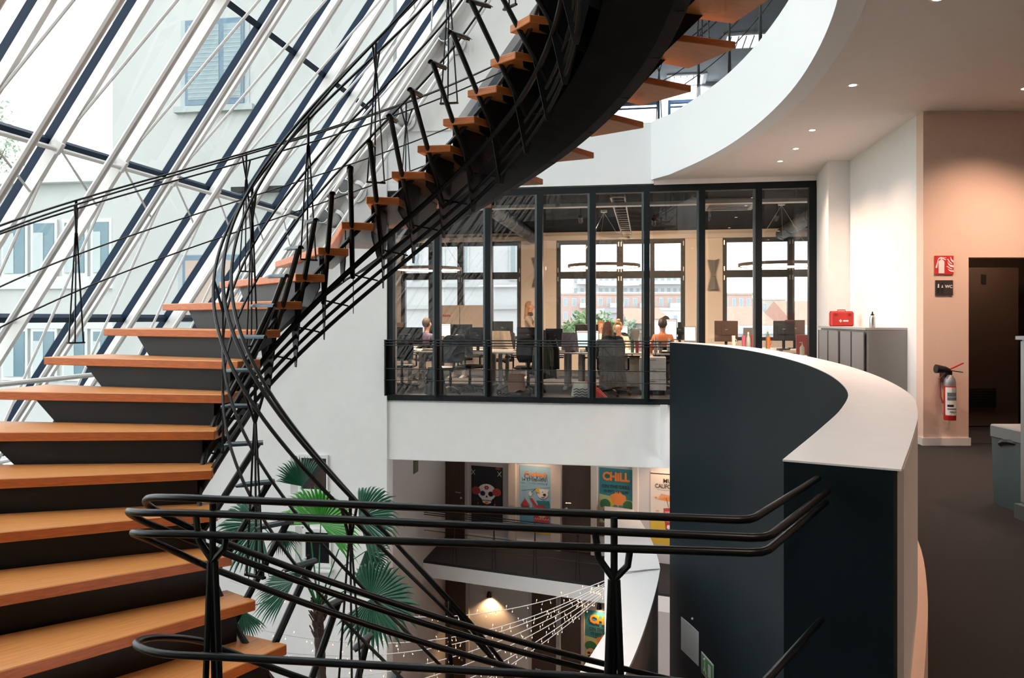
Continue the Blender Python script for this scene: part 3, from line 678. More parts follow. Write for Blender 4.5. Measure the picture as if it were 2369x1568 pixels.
# near right cupboard and recycling bin
t = thing('tambour_cabinet', (4.05, 5.25, 0), 'grey metal cabinet at the right picture edge beside the bin', 'cabinet')
MB().xbox(3.575, 4.6, 4.92, 5.58, .03, 1.25).build('body', mat('blue_grey_metal', (.17, .20, .21), .4, metal=.2), t)
MB().xbox(3.54, 4.62, 4.90, 5.60, 1.25, 1.275).build('top', mat('blue_grey_light', (.33, .35, .36), .45), t)
MB().xbox(3.53, 4.62, 4.90, 5.60, 0, .10).build('plinth', mat('blue_grey_metal', (.17, .20, .21)), t)
for k in range(4): MB().xbox(3.555, 3.574, 4.94+k*.16, 4.94+k*.16+.145, .12, 1.24).build('slat', mat('blue_grey_light', (.33, .35, .36)), t)
t = thing('recycling_bin', (3.85, 5.85, 0), 'blue grey plastic bin with a black bag and a white label', 'bin')
mb = MB(); bx, by = 3.85, 5.85
rings = []
for z, w, d in ((0, .20, .17), (.0, .205, .175), (.5, .215, .185)):
    rings.append([Vector((bx+i*w, by+j*d, z)) for i, j in ((-1,-1),(1,-1),(1,1),(-1,1))])
mb.solid(rings).build('bucket', mat('bin_blue', (.085, .14, .155), .45), t)
MB().xbox(bx-.225, bx+.225, by-.195, by+.195, .50, .60).build('lid', mat('bin_lid', (.20, .23, .24), .45), t, bevel=.01)
MB().xbox(bx-.06, bx+.06, by-.20, by-.12, .575, .605).build('lid_handle', 'black_plastic', t)
MB().tube([(bx+math.cos(q)*.228*(1 if abs(math.cos(q))>.7 else abs(math.cos(q))/.7), by+math.sin(q)*.2, .46+.04*math.sin(2*q+1)) for q in [2*math.pi*i/20 for i in range(20)]], .022, 6, closed=True).build('bin_bag', 'black_plastic', t, True)
MB().xbox(bx-.14, bx+.02, by-.192, by-.186, .30, .41).build('label', 'label_white', t)
# small signs on the dark curved wall, one floor down
def on_arc(y):
    for i in range(len(ARC_P)-1):
        if ARC_P[i].y <= y <= ARC_P[i+1].y:
            k = (y-ARC_P[i].y)/(ARC_P[i+1].y-ARC_P[i].y); p = ARC_P[i].lerp(ARC_P[i+1], k); tt = (ARC_P[i+1]-ARC_P[i]).normalized(); return p, tt
p, tt = on_arc(11.9); nn = Vector((-tt.y, tt.x, 0))
t = thing('notice_panel', p + Z3*-3.45, 'blank white notice panel low on the dark curved wall', 'notice')
MB().box(p + nn*.006 + Z3*-3.42, (.62, .01, .50), (tt, nn, Z3)).build('sheet', 'label_white', t)
MB().ball(p + nn*.012 + tt*-.1 + Z3*-3.05, .018, 8, 5).build('fixing', 'label_white', t)
p, tt = on_arc(11.25); nn = Vector((-tt.y, tt.x, 0))
t = thing('exit_sign', p + Z3*-3.5, 'small green emergency sign low on the dark curved wall', 'sign')
MB().box(p + nn*.006 + Z3*-3.55, (.46, .01, .30), (tt, nn, Z3)).build('panel', 'sign_white', t)
MB().box(p + nn*.013 + Z3*-3.55, (.42, .004, .26), (tt, nn, Z3)).build('green_field', 'sign_green', t)
mb = MB(); c = p + nn*.017 + Z3*-3.55
mb.box(c + tt*-.1, (.10, .003, .18), (tt, nn, Z3)); mb.box(c + tt*.08 + Z3*.02, (.04, .003, .12), (tt, nn, Z3)); mb.ball(c + tt*.08 + Z3*.1, .022, 8, 5); mb.bar(c + tt*.03 + Z3*-.1, c + tt*.09 + Z3*-.02, .003, .03); mb.bar(c + tt*.14 + Z3*-.1, c + tt*.08 + Z3*-.02, .003, .03)
mb.build('pictogram', 'sign_white', t)
# round air ducts on the tall white wall
DUCTS = [((1052,100), 'topmost round air duct on the tall white wall'), ((936,277), 'second highest round air duct on the tall white wall'),
         ((824,443), 'third round air duct on the tall white wall above the treads'), ((775,510), 'lowest round air duct on the tall white wall')]
for (px, py), lab in DUCTS:
    k = (px-1184.5)/FPX; Yd = 13.28/(CT+ST*k); p = Vector((k*Yd, Yd, EYE+(HZ-py)/FPX*Yd))
    t = thing('air_duct', p + V3*.02, lab, 'duct', 'round air ducts on the white wall')
    axd = (U3, Z3, -V3)
    dv = (-V3 + U3*-.25 + Z3*.12).normalized()
    MB().lathe([(.20, .0), (.20, .02), (.135, .022), (.135, .0)], p + V3*.0, 20, (U3, Z3, -V3)).build('collar', 'steel', t, True)
    X_ = dv.cross(Z3).normalized(); Y_ = X_.cross(dv)
    MB().lathe([(.125, -.05), (.125, .36), (.118, .36), (.118, -.03)], p, 20, (X_, Y_, dv)).build('pipe', 'steel', t, True)
    MB().lathe([(.119, .335), (.119, .345)], p, 18, (X_, Y_, dv)).build('opening_shade_disc', 'black_plastic', t)  # black disc stands in for the shade inside the pipe mouth
# two small windows in the tall white wall
for i, (u0, u1, z0, z1) in enumerate([(-6.35, -5.62, -1.40, -.87), (-6.12, -5.63, -2.72, -2.10)]):
    pass
SW = [((698, 756, 1060, 1130), 'upper small white framed window in the tall white wall', 673, 1055), ((708, 763, 1232, 1300), 'lower small white framed window in the tall white wall behind the palm', 684, 1216)]
for i, ((xa, xb, ya, yb), lab, xo, yo) in enumerate(SW):
    def wp(px, py, dv=0):
        k = (px-1184.5)/FPX; Yd = 13.29/(CT+ST*k); return k*Yd*CT - Yd*ST, EYE+(HZ-py)/FPX*Yd
    ua, zb = wp(xa, yb); ub, za = wp(xb, ya); uo, zo = wp(xo, yo)
    w = thing('window_%d' % (11+i), B(ua, 13.29, zb), lab, None, None, 'structure')
    MB().ubox(ua, ub, 13.285, 13.296, zb, za).build('pane', mat('night_pane', (.012, .012, .015), .08), w)
    for a0, b0, c0, d0 in ((ua-.06, ua, zb-.06, za+.06), (ub, ub+.03, zb-.06, za+.06), (ua, ub, za, za+.06), (ua, ub, zb-.06, zb)):
        MB().ubox(a0, b0, 13.26, 13.298, c0, d0).build('frame', 'white_plastic', w)
    MB().ubox(uo, ua-.06, 13.27, 13.298, zb-.1, zo).build('reveal', mat('reveal_grey', (.55, .53, .50), .7), w)
    MB().ubox(uo-.0, ub+.06, 13.17, 13.298, zb-.13, zb-.10).build('sill', 'white_plastic', w)
    if i == 0: MB().extr([B(ub-.02, 13.28, zb+.02), B(ub-.02, 13.28, za-.12), B(ua+.1, 13.28, zb+.02)], V3*-.004).build('painted_brick_reflection', mat('reflected_brick', (.035, .014, .011), .6), w)  # reflection of brick painted onto the pane as a dark piece
    else:
        jc = B((ua+ub)/2-.22, 13.22, zb-.10); g = thing('glass_jar', jc, 'small clear glass jar on the window sill behind the palm', 'jar')
        MB().lathe([(.045, 0), (.05, .02), (.05, .13), (.035, .16), (.035, .19), (.032, .19), (.032, .16), (.046, .13), (.046, .02)], jc, 14).build('jar_body', 'window_glass', g, True)
        MB().lathe([(.037, .185), (.037, .205)], jc, 14).build('lid', 'white_plastic', g)
# ------------------------------------------------------------------ corridor below: doors, posters, wall lamps
for nm, c, r in (('poster_cream', (.72, .60, .50), .6), ('poster_black', (.006, .007, .010), .45), ('poster_white', (.78, .76, .72), .6), ('poster_red', (.50, .04, .04), .6),
                 ('poster_blue', (.10, .28, .42), .6), ('poster_lightblue', (.30, .50, .62), .6), ('poster_teal', (.03, .19, .21), .6), ('poster_yellow', (.68, .45, .04), .6),
                 ('poster_orange', (.80, .22, .03), .5), ('poster_green', (.03, .14, .05), .6), ('poster_olive', (.45, .45, .20), .6), ('poster_skin', (.68, .32, .15), .6), ('poster_navy', (.02, .06, .11), .6),
                 ('poster_brown', (.16, .07, .03), .6), ('poster_ink', (.03, .02, .02), .6)): mat(nm, c, r)
WF = WD - .001
def W(s, h, zb, d=0.0): return C(s, WF - d, zb + h)              # on the corridor wall: s along, h up
def s_of(px):                                                   # where the corridor wall is met in column px
    k = (px-1184.5)/FPX; o = C(0, WF); return (k*o.y - o.x)/(E1.x - k*E1.y)
class Poster:
    def __init__(s, name, label, s0, s1, z0, z1, bg):
        s.s0, s.z0, s.w, s.h = s0, z0, s1-s0, z1-z0; s.l = 1; s.oy = 0
        s.t = thing(name, W((s0+s1)/2, 0, z0), label, 'poster', 'posters on the lower corridor wall')
        MB().extr([W(s0, 0, z0), W(s1, 0, z0), W(s1, 0, z1), W(s0, 0, z1)], N1*-.012).build('panel', bg, s.t)
    def pt(s, x, y, d): return W(s.s0 + s.w*x, s.h*(y+s.oy), s.z0, d)
    def poly(s, pts, m, name='print'):
        s.l += 1; d = .012 + s.l*.0006
        return MB().extr([s.pt(x, y, d-.0005) for x, y in pts], N1*-.0006).build(name, m, s.t)
    def oval(s, x, y, rx, ry, m, name='print', n=16, a0=0, a1=2*math.pi):
        return s.poly([(x + rx*math.cos(a0+(a1-a0)*i/(n if a1-a0 < 6.2 else n)), y + ry*math.sin(a0+(a1-a0)*i/n)) for i in range(n if a1-a0 > 6.2 else n+1)], m, name)
    def line(s, a, b, w, m, name='print'):
        dx, dy = (b[0]-a[0])*s.w, (b[1]-a[1])*s.h; L = math.hypot(dx, dy); nx, ny = -dy/L*w/2/s.w, dx/L*w/2/s.h
        return s.poly([(a[0]+nx, a[1]+ny), (b[0]+nx, b[1]+ny), (b[0]-nx, b[1]-ny), (a[0]-nx, a[1]-ny)], m, name)
    def text(s, txt, x, y, size, m, sx=1, bold=0.0, rot=0):
        s.l += 1; X = E1*math.cos(rot) + Z3*math.sin(rot); Y = Z3*math.cos(rot) - E1*math.sin(rot)
        return text_mesh(txt, size, 'lettering', m, s.t, frame(s.pt(x, y, .012+s.l*.0006+.0004), X, Y), .0006, sx=sx, bold=bold)
def skull(P):
    P.oy = .115
    P.oval(.5, .47, .30, .135, 'poster_white', 'skull'); P.poly([(.30,.40),(.70,.40),(.63,.30),(.5,.27),(.37,.30)], 'poster_white', 'jaw')
    for x in (.37, .63): P.oval(x, .445, .085, .042, 'poster_navy', 'eye'); P.oval(x, .445, .06, .03, 'poster_black', 'eye')
    P.poly([(.46,.385),(.54,.385),(.5,.425)], 'poster_black', 'nose')
    P.line((.34,.335), (.66,.335), .012, 'poster_ink')
    for k in range(7): P.line((.37+k*.043,.322), (.37+k*.043,.348), .008, 'poster_ink')
    for k in range(6): P.oval(.5+.05*math.cos(k*1.047), .545+.022*math.sin(k*1.047), .03, .013, 'poster_red', 'petal', 8)
    P.oval(.5, .545, .02, .009, 'poster_yellow', 'petal', 8); P.oval(.5, .30, .06, .02, 'poster_orange', 'flower', 8)
    for x, sgn in ((.17, -1), (.83, 1)):
        for k in range(5): P.poly([(x, .5), (x+sgn*(.12-.05*k), .56+.02*k-.09*(k > 2)), (x+sgn*(.08-.05*k), .53-.02*k)], 'poster_green', 'leaf')
        for rx, c in ((.14, 'poster_red'), (.10, 'poster_ink'), (.085, 'poster_red'), (.045, 'poster_ink'), (.03, 'poster_red')): P.oval(x, .485, rx, rx*.46, c, 'rose')
        P.oval(.5+sgn*.27, .28, .03, .02, 'poster_red', 'earring', 8); P.line((.5+sgn*.27,.30), (.5+sgn*.27,.37), .006, 'poster_red')
    P.oy = 0
    for y in (.90, .05): 
        for x in (.08, .92): P.line((x-.06,y-.04), (x+.06,y+.04), .012, 'poster_white', 'bone'); P.line((x-.06,y+.04), (x+.06,y-.04), .012, 'poster_white', 'bone')
    P.oval(.88, .985, .09, .02, 'poster_red', 'rose', 8)
    P.line((.28,.115),(.72,.115),.008,'poster_white')
    for k in range(6): P.line((.12+k*.15,.03), (.18+k*.15,.06), .008, 'poster_white')
def bear(P):
    P.poly([(0,.35),(1,.35),(1,1),(0,1)], 'poster_lightblue', 'sky'); P.poly([(0,0),(1,0),(1,.06),(0,.10)], 'poster_yellow', 'floor')
    P.line((.05,.62),(.95,.70),.006,'poster_navy','cable')
    for k in range(5): P.poly([(.03+k*.11,.33),(.08+k*.11,.46-.01*k),(.13+k*.11,.33)], 'poster_blue', 'tree')
    P.poly([(.05,.33),(.30,.33),(.30,.40),(.05,.40)], 'poster_brown', 'hut'); P.poly([(.02,.40),(.33,.40),(.18,.50)], 'poster_red', 'roof')
    P.oval(.68,.30,.24,.14,'poster_red','jumper'); P.poly([(.45,.16),(.92,.16),(.92,.36),(.45,.36)], 'poster_red', 'jumper')
    P.poly([(.40,.52),(.58,.40),(.52,.34),(.32,.52)], 'poster_red', 'sleeve')
    P.oval(.34,.585,.055,.035,'poster_white','paw'); P.oval(.72,.60,.17,.075,'poster_white','head'); P.oval(.60,.655,.05,.022,'poster_white','ear'); P.oval(.86,.65,.045,.022,'poster_white','ear')
    P.oval(.78,.585,.05,.022,'poster_ink','nose',8); P.oval(.72,.625,.015,.008,'poster_ink','eye',8); P.poly([(.66,.55),(.80,.555),(.74,.53)], 'poster_red', 'mouth')
    P.poly([(.52,.49),(.92,.50),(.95,.44),(.60,.43)], 'poster_teal', 'scarf'); P.poly([(.78,.46),(.94,.46),(.92,.30),(.80,.32)], 'poster_teal', 'scarf')
    P.oval(.70,.285,.13,.05,'poster_skin','reindeer'); P.oval(.66,.27,.03,.014,'poster_white','reindeer',8); P.oval(.76,.27,.03,.014,'poster_white','reindeer',8)
    P.line((.36,.60),(.52,.67),.010,'poster_ink','pole'); P.poly([(.50,.66),(.60,.69),(.64,.60),(.52,.62)], 'poster_yellow', 'pennant')
    for k in range(6): P.line((.47+.08*k,.21),(.50+.08*k,.235),.008,'poster_white','knit'); P.line((.50+.08*k,.235),(.53+.08*k,.21),.008,'poster_white','knit')
    P.text('Cocktail', .5, .88, .15, 'poster_orange', 1.0, .004); P.text('Le 13 d\u00e9cembre', .46, .795, .085, 'poster_ink', 1.0, .001); P.text('MENU', .22, .115, .09, 'poster_ink', 1, .001)
def chill(P):
    P.poly([(0,.0),(1,.0),(1,.55),(0,.62)], 'poster_olive', 'glow'); P.oval(.5,.42,.42,.16,'poster_yellow','glow')
    P.oy = .115; P.oval(.55,.20,.16,.16,'poster_skin','face'); P.poly([(.44,.42),(.68,.42),(.68,.30),(.44,.30)], 'poster_skin', 'face')
    for x, y, r in ((.42,.47,.10),(.56,.50,.13),(.70,.47,.10),(.56,.45,.2)): P.oval(x,y,r,r*.45,'poster_orange','hat')
    P.oval(.48,.335,.07,.026,'poster_teal','glasses'); P.oval(.64,.335,.07,.026,'poster_teal','glasses')
    for x in (.18,.86):
        P.oval(x,.36,.16,.075,'poster_green','hair'); P.oval(x,.24,.13,.09,'poster_skin','face'); P.oval(x-.05,.255,.045,.02,'poster_ink','glasses',10); P.oval(x+.05,.255,.045,.02,'poster_ink','glasses',10)
        P.oval(x,.17,.11,.06,'poster_ink','beard')
    P.oy = 0; P.poly([(.0,.0),(1,.0),(1,.2),(.0,.2)], 'poster_brown', 'shirts')
    P.text('CHiLL', .5, .875, .235, 'poster_brown', .92, .016); P.text('CHiLL', .5, .88, .235, 'poster_orange', .92, .012)
    P.text('ON THE GRILL', .5, .735, .098, 'poster_ink', .92, .002); P.text('15 SEPT. 18  12:00', .5, .665, .075, 'poster_ink', .92, .002); P.oval(.55,.665,.02,.01,'poster_orange','dot',8)
def mule(P):
    P.poly([(0,0),(1,0),(1,.30),(0,.33)], 'poster_yellow', 'floor'); P.line((.0,.97),(1,.97),.02,'poster_ink','bar')
    P.poly([(.36,.50),(.64,.52),(.60,.20),(.42,.20)], 'poster_red', 'glass'); P.poly([(.40,.46),(.60,.47),(.58,.32),(.43,.32)], 'poster_skin', 'glass'); P.oval(.5,.19,.14,.03,'poster_red','glass'); P.oval(.5,.25,.05,.03,'poster_white','print',8)
    P.poly([(.20,.62),(.58,.68),(.56,.60)], 'poster_orange', 'umbrella'); P.poly([(.30,.70),(.58,.68),(.20,.62)], 'poster_skin', 'umbrella'); P.line((.44,.65),(.50,.52),.008,'poster_ink','stick')
    P.text('MULE', .55, .875, .12, 'poster_ink', 1.0, .002); P.text('CALIFORNIA', .5, .80, .12, 'poster_ink', .80, .002); P.line((.2,.75),(.8,.75),.005,'poster_ink')
    P.oval(.16,.64,.035,.014,'poster_orange','leaf',8); P.oval(.2,.46,.05,.012,'poster_skin','leaf',8)
ZT1 = -1.07
PL = [((1091,1163), 'black festival poster with a white sugar skull and red roses', 1221, 1079, 'poster_black', skull),
      ((1203,1277), 'blue winter poster with a white bear in a red jumper', 1233, 1078, 'poster_blue', bear),
      ((1387,1465), 'teal grill party poster with orange balloon lettering one floor below', 1243, 1084, 'poster_teal', chill),
      ((1505,1590), 'cream cocktail poster with a red glass over yellow', 1261, 1092, 'poster_cream', mule)]
def zw(px, py):
    q = W(s_of(px), 0, 0); return EYE-(py-HZ)/FPX*q.y
for (xa, xb), lab, z0, z1, bg, fn in PL:
    z0, z1 = zw((xa+xb)/2, z0), zw((xa+xb)/2, z1)
    fn(Poster('wall_poster_print', lab, s_of(xa), s_of(xb), z0, z1, bg))
fn = Poster('wall_poster_print', 'teal grill party poster with orange balloon lettering two floors below', s_of(1352), s_of(1440), zw(1395, 1572), zw(1395, 1416), 'poster_teal'); chill(fn)
def cdoor(i, xa, xb, z0, z1, lab, left=True):
    a, b = s_of(xa), s_of(xb); t = thing('door_%d' % i, W((a+b)/2, 0, z0), lab, None, None, 'structure')
    MB().extr([W(a, 0, z0+.01), W(b, 0, z0+.01), W(b, 0, z1), W(a, 0, z1)], N1*-.04).build('leaf', 'brown_door', t)
    for e in ((a-.07, a), (b, b+.07)): MB().extr([W(e[0], 0, z0), W(e[1], 0, z0), W(e[1], 0, z1), W(e[0], 0, z1)], N1*-.06).build('jamb', mat('jamb_wood', (.50, .42, .36), .6), t)
    hs = a+.10 if left else b-.10
    MB().tube([W(hs, 1.02, z0, .04), W(hs, 1.02, z0, .09), W(hs+(.12 if left else -.12), 1.03, z0, .09)], .012, 6).build('handle', 'steel', t)
    MB().lathe([(.028, 0), (.028, .008)], W(hs, .9, z0, .041), 10, (E1, Z3, -N1)).build('lock_rose', 'steel', t)
cdoor(2, 1010, 1078, Z_L1, -1.06, 'dark brown corridor door beside the skull poster', False)
cdoor(3, 1302, 1370, Z_L1, -1.06, 'dark brown corridor door between the bear and grill posters')
cdoor(4, 1017, 1080, Z_L2, -4.3, 'dark brown door two floors below beside the warm wall lamp', False)
cdoor(5, 1232, 1292, Z_L2, -4.45, 'dark double door leaf two floors below under the string lights')
cdoor(6, 1296, 1346, Z_L2, -4.45, 'dark double door leaf next to the lower grill poster', False)
# pale wall posts, glazed strips and skirting of the corridor
for i, (xa, xb) in enumerate(((1180, 1196), (1278, 1300), (1466, 1478), (1370, 1384))):
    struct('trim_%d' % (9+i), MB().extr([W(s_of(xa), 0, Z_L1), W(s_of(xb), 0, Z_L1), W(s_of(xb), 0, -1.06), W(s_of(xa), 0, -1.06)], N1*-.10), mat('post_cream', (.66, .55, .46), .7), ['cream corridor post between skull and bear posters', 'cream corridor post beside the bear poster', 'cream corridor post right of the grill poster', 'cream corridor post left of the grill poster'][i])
struct('baseboard_corridor', MB().extr([W(s_of(1075), 0, Z_L1), W(s_of(1298), 0, Z_L1), W(s_of(1298), .12, Z_L1), W(s_of(1075), .12, Z_L1)], N1*-.02), 'white_plastic', 'white skirting under the skull and bear posters')
struct('baseboard_corridor_2', MB().extr([W(s_of(1372), 0, Z_L1), W(s_of(1600), 0, Z_L1), W(s_of(1600), .22, Z_L1), W(s_of(1372), .22, Z_L1)], N1*-.06), 'white_plastic', 'white plinth under the grill and cocktail posters')
for i, (xa, z0, z1, lab) in enumerate(((966, Z_L1, -1.06, 'narrow glazed screen at the corridor end'), (968, Z_L2, -4.0, 'narrow glazed screen two floors below'))):
    t = thing('window_%d' % (13+i), W(s_of(xa), 0, z0), lab, None, None, 'structure')
    for j, px in enumerate((966, 978, 990, 1002)):
        MB().extr([W(s_of(px)-.02, .1, z0, .02), W(s_of(px)+.02, .1, z0, .02), W(s_of(px)+.02, z1-z0, z0, .02), W(s_of(px)-.02, z1-z0, z0, .02)], N1*-.05).build('bar', mat('screen_bar', (.50, .44, .38), .5), t)
    MB().extr([W(s_of(966), .1, z0, .012), W(s_of(1002), .1, z0, .012), W(s_of(1002), z1-z0, z0, .012), W(s_of(966), z1-z0, z0, .012)], N1*-.006).build('pane', mat('dark_pane', (.02, .03, .035), .1), t)
MB_ = MB().ubox(UG0+.001, UG0+.012, 14.9, 15.2, -1.62, -1.36); o = tag(MB_.build('corridor_notice', mat('notice_green', (.10, .11, .06), .6)), 'small dark green notice on the corridor side wall', 'notice')
# wall lamps with warm light
def wall_lamp(px, z, lab, power):
    s = s_of(px); p = W(s, 0, z, .0); t = thing('wall_lamp', p, lab, 'wall lamp', 'black wall lamps two floors below')
    MB().tube([p, p - N1*.10], .012, 6).build('arm', 'black_steel', t)
    MB().lathe([(.02, .06), (.035, .05), (.055, -.06), (.05, -.06), (.03, .045)], p - N1*.12, 14).build('shade', 'black_steel', t, True)
    MB().ball(p - N1*.12 - Z3*.02, .022, 8, 6).build('bulb', mat('bulb_glow', (1, .8, .5), .5, emit=(1, .62, .30), estr=30), t)
    l = bpy.data.lights.new('lamp_light', 'SPOT'); l.energy = power; l.color = (1, .60, .30); l.spot_size = R(120); l.spot_blend = .6; l.shadow_soft_size = .03
    lo = bpy.data.objects.new('lamp_light', l); COL.objects.link(lo); lo.parent = t; lo.location = -N1*.12 - Z3*.07
wall_lamp(1137, -4.62, 'black wall lamp glowing warm between the lower doors', 45); wall_lamp(1390, -4.52, 'black wall lamp shining above the lower grill poster', 18)
for px, z, e in ((1240, -1.10, 46), (1545, -1.12, 40), (1030, -1.10, 12)):      # picture lights set in the corridor ceiling
    p = C(s_of(px), WD-.35, -1.121); t = thing('corridor_downlight', p, {1240: 'ceiling downlight above the bear poster', 1545: 'ceiling downlight above the cocktail poster', 1030: 'ceiling downlight before the corridor door'}[px], 'downlight', 'corridor ceiling downlights')
    MB().lathe([(.05, -.012), (.06, -.012), (.06, 0), (.05, 0)], p, 14).build('trim_ring', 'white_plastic', t); MB().lathe([(.048, -.006), (.048, -.002)], p, 12).build('lens', 'spot_glow', t)
    l = bpy.data.lights.new('downlight', 'SPOT'); l.energy = e; l.color = (1, .66, .42); l.spot_size = R(110); l.spot_blend = .7; l.shadow_soft_size = .04
    lo = bpy.data.objects.new('downlight', l); COL.objects.link(lo); lo.parent = t; lo.location = (0, 0, -.02)

# ------------------------------------------------------------------ fan palm in the atrium
palm = Vector((-2.40, 10.0, Z_L2)); CZ = -2.25
pt_ = thing('fan_palm', palm, 'tall fan palm with green pleated leaves in the atrium', 'palm tree')
trk = [(palm.x + .05*math.sin(z*1.1), palm.y + .03*math.cos(z), z) for z in [Z_L2 + (CZ-Z_L2)*i/60 for i in range(61)]]
MB().tube(trk, [.058 + .008*(i % 2) for i in range(61)], 10).build('trunk', mat('palm_trunk', (.055, .036, .026), .9, noise=.4, scale=40, bump=.4), pt_)
m = MB()
for i in range(46):
    a = random.uniform(0, 6.28); z = CZ - random.uniform(-.06, .34); r = .055 + random.uniform(0, .02)
    b = Vector((palm.x + .05*math.sin(z*1.1) + r*math.cos(a), palm.y + r*math.sin(a), z)); d = Vector((math.cos(a)*.05, math.sin(a)*.05, .10))
    m.bar(b, b+d, .03, .012)
tag(m.build('leaf_bases', mat('palm_fibre', (.075, .035, .022), .9), pt_), kind='stuff')
LEAF = [mat('palm_dark', (.010, .085, .045), .38), mat('palm_mid', (.012, .14, .045), .36), mat('palm_bright', (.045, .30, .03), .4)]
def fan_leaf(hub, tip_dir, nrm, rad, mi, spread=2.5, nseg=26, droop=.25, split=.66):
    hub = Vector(hub); D = Vector(tip_dir).normalized(); N = Vector(nrm); N = (N - D*N.dot(D)).normalized(); Sx = D.cross(N)
    crown = Vector((palm.x + .05*math.sin(CZ*1.1), palm.y, CZ))
    mid = (crown + hub)/2 + Z3*.16
    lf = MB().tube([crown, crown*.6+mid*.4+Z3*.03, mid, hub*.7+mid*.3, hub], [.012, .010, .009, .007, .006], 5).build('petiole', LEAF[1], pt_)
    def edge(a, r):
        d = D*math.cos(a) + Sx*math.sin(a); fall = droop*(r/rad)**2*rad
        return hub + d*r - Z3*fall
    for i in range(nseg):
        a0 = -spread/2*1.0 + spread*i/nseg; a1 = a0 + spread/nseg; am = (a0+a1)/2
        L = rad*(1-.10*abs(am)/1.5)*random.uniform(.9, 1.06); rs = L*split*random.uniform(.9, 1.1)
        h = N*(.014*L/.5)
        tipd = edge(am, L) - Z3*L*random.uniform(.02, .12)
        vs = [hub, edge(a0, rs), edge(am, rs) + h, edge(a1, rs), (edge(a0, L*.82)*1.3+edge(am, L*.82))/2.3, edge(am, L*.8)+h*.6, (edge(a1, L*.82)*1.3+edge(am, L*.82))/2.3, tipd]
        MB().add(vs, [(0,1,2),(0,2,3),(1,4,5,2),(2,5,6,3),(4,7,5),(5,7,6)]).build('leaflet', LEAF[mi], lf)
def pp(px, py, Y): return Vector(((px-1184.5)/FPX*Y, Y, EYE-(py-HZ)/FPX*Y))
cv = Vector((0, -1, .25))
LV = [((700,1125,10.1), (-.35,0,1), (.5,-.8,.1), .42, 0, 2.0, .0), ((742,1212,9.7), (.25,-.25,.75), (0,-.85,.6), .66, 2, 4.0, .18), ((830,1195,9.8), (.9,-.1,.35), (0,-.9,.6), .62, 0, 2.9, .25),
      ((845,1275,10.2), (.6,.2,-.6), (.2,-.9,.4), .38, 0, 2.6, .2), ((858,1385,9.7), (.9,-.2,-.1), (-.1,-1,.25), .62, 0, 5.0, .12), ((600,1210,10.0), (-.6,-.2,-.1), (.1,-.9,.5), .60, 0, 3.4, .25),
      ((650,1225,10.4), (.3,0,-.8), (0,-1,.1), .32, 0, 2.2, .1), ((680,1345,9.8), (-.9,-.1,-.35), (0,-.6,.9), .55, 0, 1.9, .2), ((720,1330,10.3), (-.6,.2,.3), (0,-.4,1), .35, 0, 1.8, .1), ((560,1410,10.4), (-.1,.0,-.9), (0,-1,.1), .40, 0, 2.4, .1)]
for (h, td, nm, rad, mi, sp, dr) in LV:
    fan_leaf(pp(*h), td, nm, rad, mi, sp, int(10+sp*6), dr)

# ------------------------------------------------------------------ strings of fairy lights
mat('fairy_bulb', (1, .75, .5), .5, emit=(1, .60, .32), estr=1.8); mat('fairy_wire', (.85, .85, .85), .5)
anchor = Vector((1.55, 11.9, -2.45))
SL = [((531,1342,10.6), .55, 'uppermost'), ((600,1452,10.2), .50, 'second'), ((640,1500,10.0), .42, 'third'), ((660,1560,9.8), .38, 'fourth'), ((760,1600,9.6), .30, 'fifth'), ((840,1640,9.5), .25, 'sixth'), ((880,1668,9.3), .2, 'lowest')]
b0 = MB().ball((0,0,0), (.0055, .0055, .012), 6, 4).build('bulb', 'fairy_bulb'); c0 = MB().tube([(0,0,.012), (0,0,.045)], .003, 4).build('socket', 'fairy_wire')
first = True
for i, (e, sag, wd) in enumerate(SL):
    e = pp(*e); t = thing('fairy_light_string', anchor, wd + ' white fairy light string fanning out from the lower parapet', 'fairy lights', 'strings of fairy lights')
    n = 40; P = [anchor.lerp(e, k/n) - Z3*(sag*4*(k/n)*(1-k/n)) + Z3*.02*i*(-1) for k in range(n+1)]
    MB().tube(P, .006, 4).build('wire', 'fairy_wire', t)
    for k in range(1, n):
        p = P[k].lerp(P[k+1], random.random()) - t.location; up = -1 if k % 3 else 1
        if first: bb, cc = b0, c0; first = False; bb.parent = t; cc.parent = t
        else: bb = share(b0, t); cc = share(c0, t)
        q = (random.uniform(-.4, .4), random.uniform(-.4, .4), 0)
        q = (q[0] + (math.pi if up > 0 else 0), q[1], 0)
        bb.rotation_euler = q; cc.rotation_euler = q
        rm = Matrix.Rotation(q[1], 3, 'Y') @ Matrix.Rotation(q[0], 3, 'X')
        bb.location = p + rm @ Vector((0, 0, -.05)); cc.location = p + rm @ Vector((0, 0, -.05))
t = thing('tie_lines', Vector((2.30, 12.25, CAPZ)), 'thin grey lines tying the fairy lights over the white sill', 'line')
for k in range(4): MB().tube([Vector((2.28, 12.3, CAPZ+.01)), anchor + Vector((.0, .12*k, .01-.02*k))], .004, 4).build('line', 'grey_metal', t)
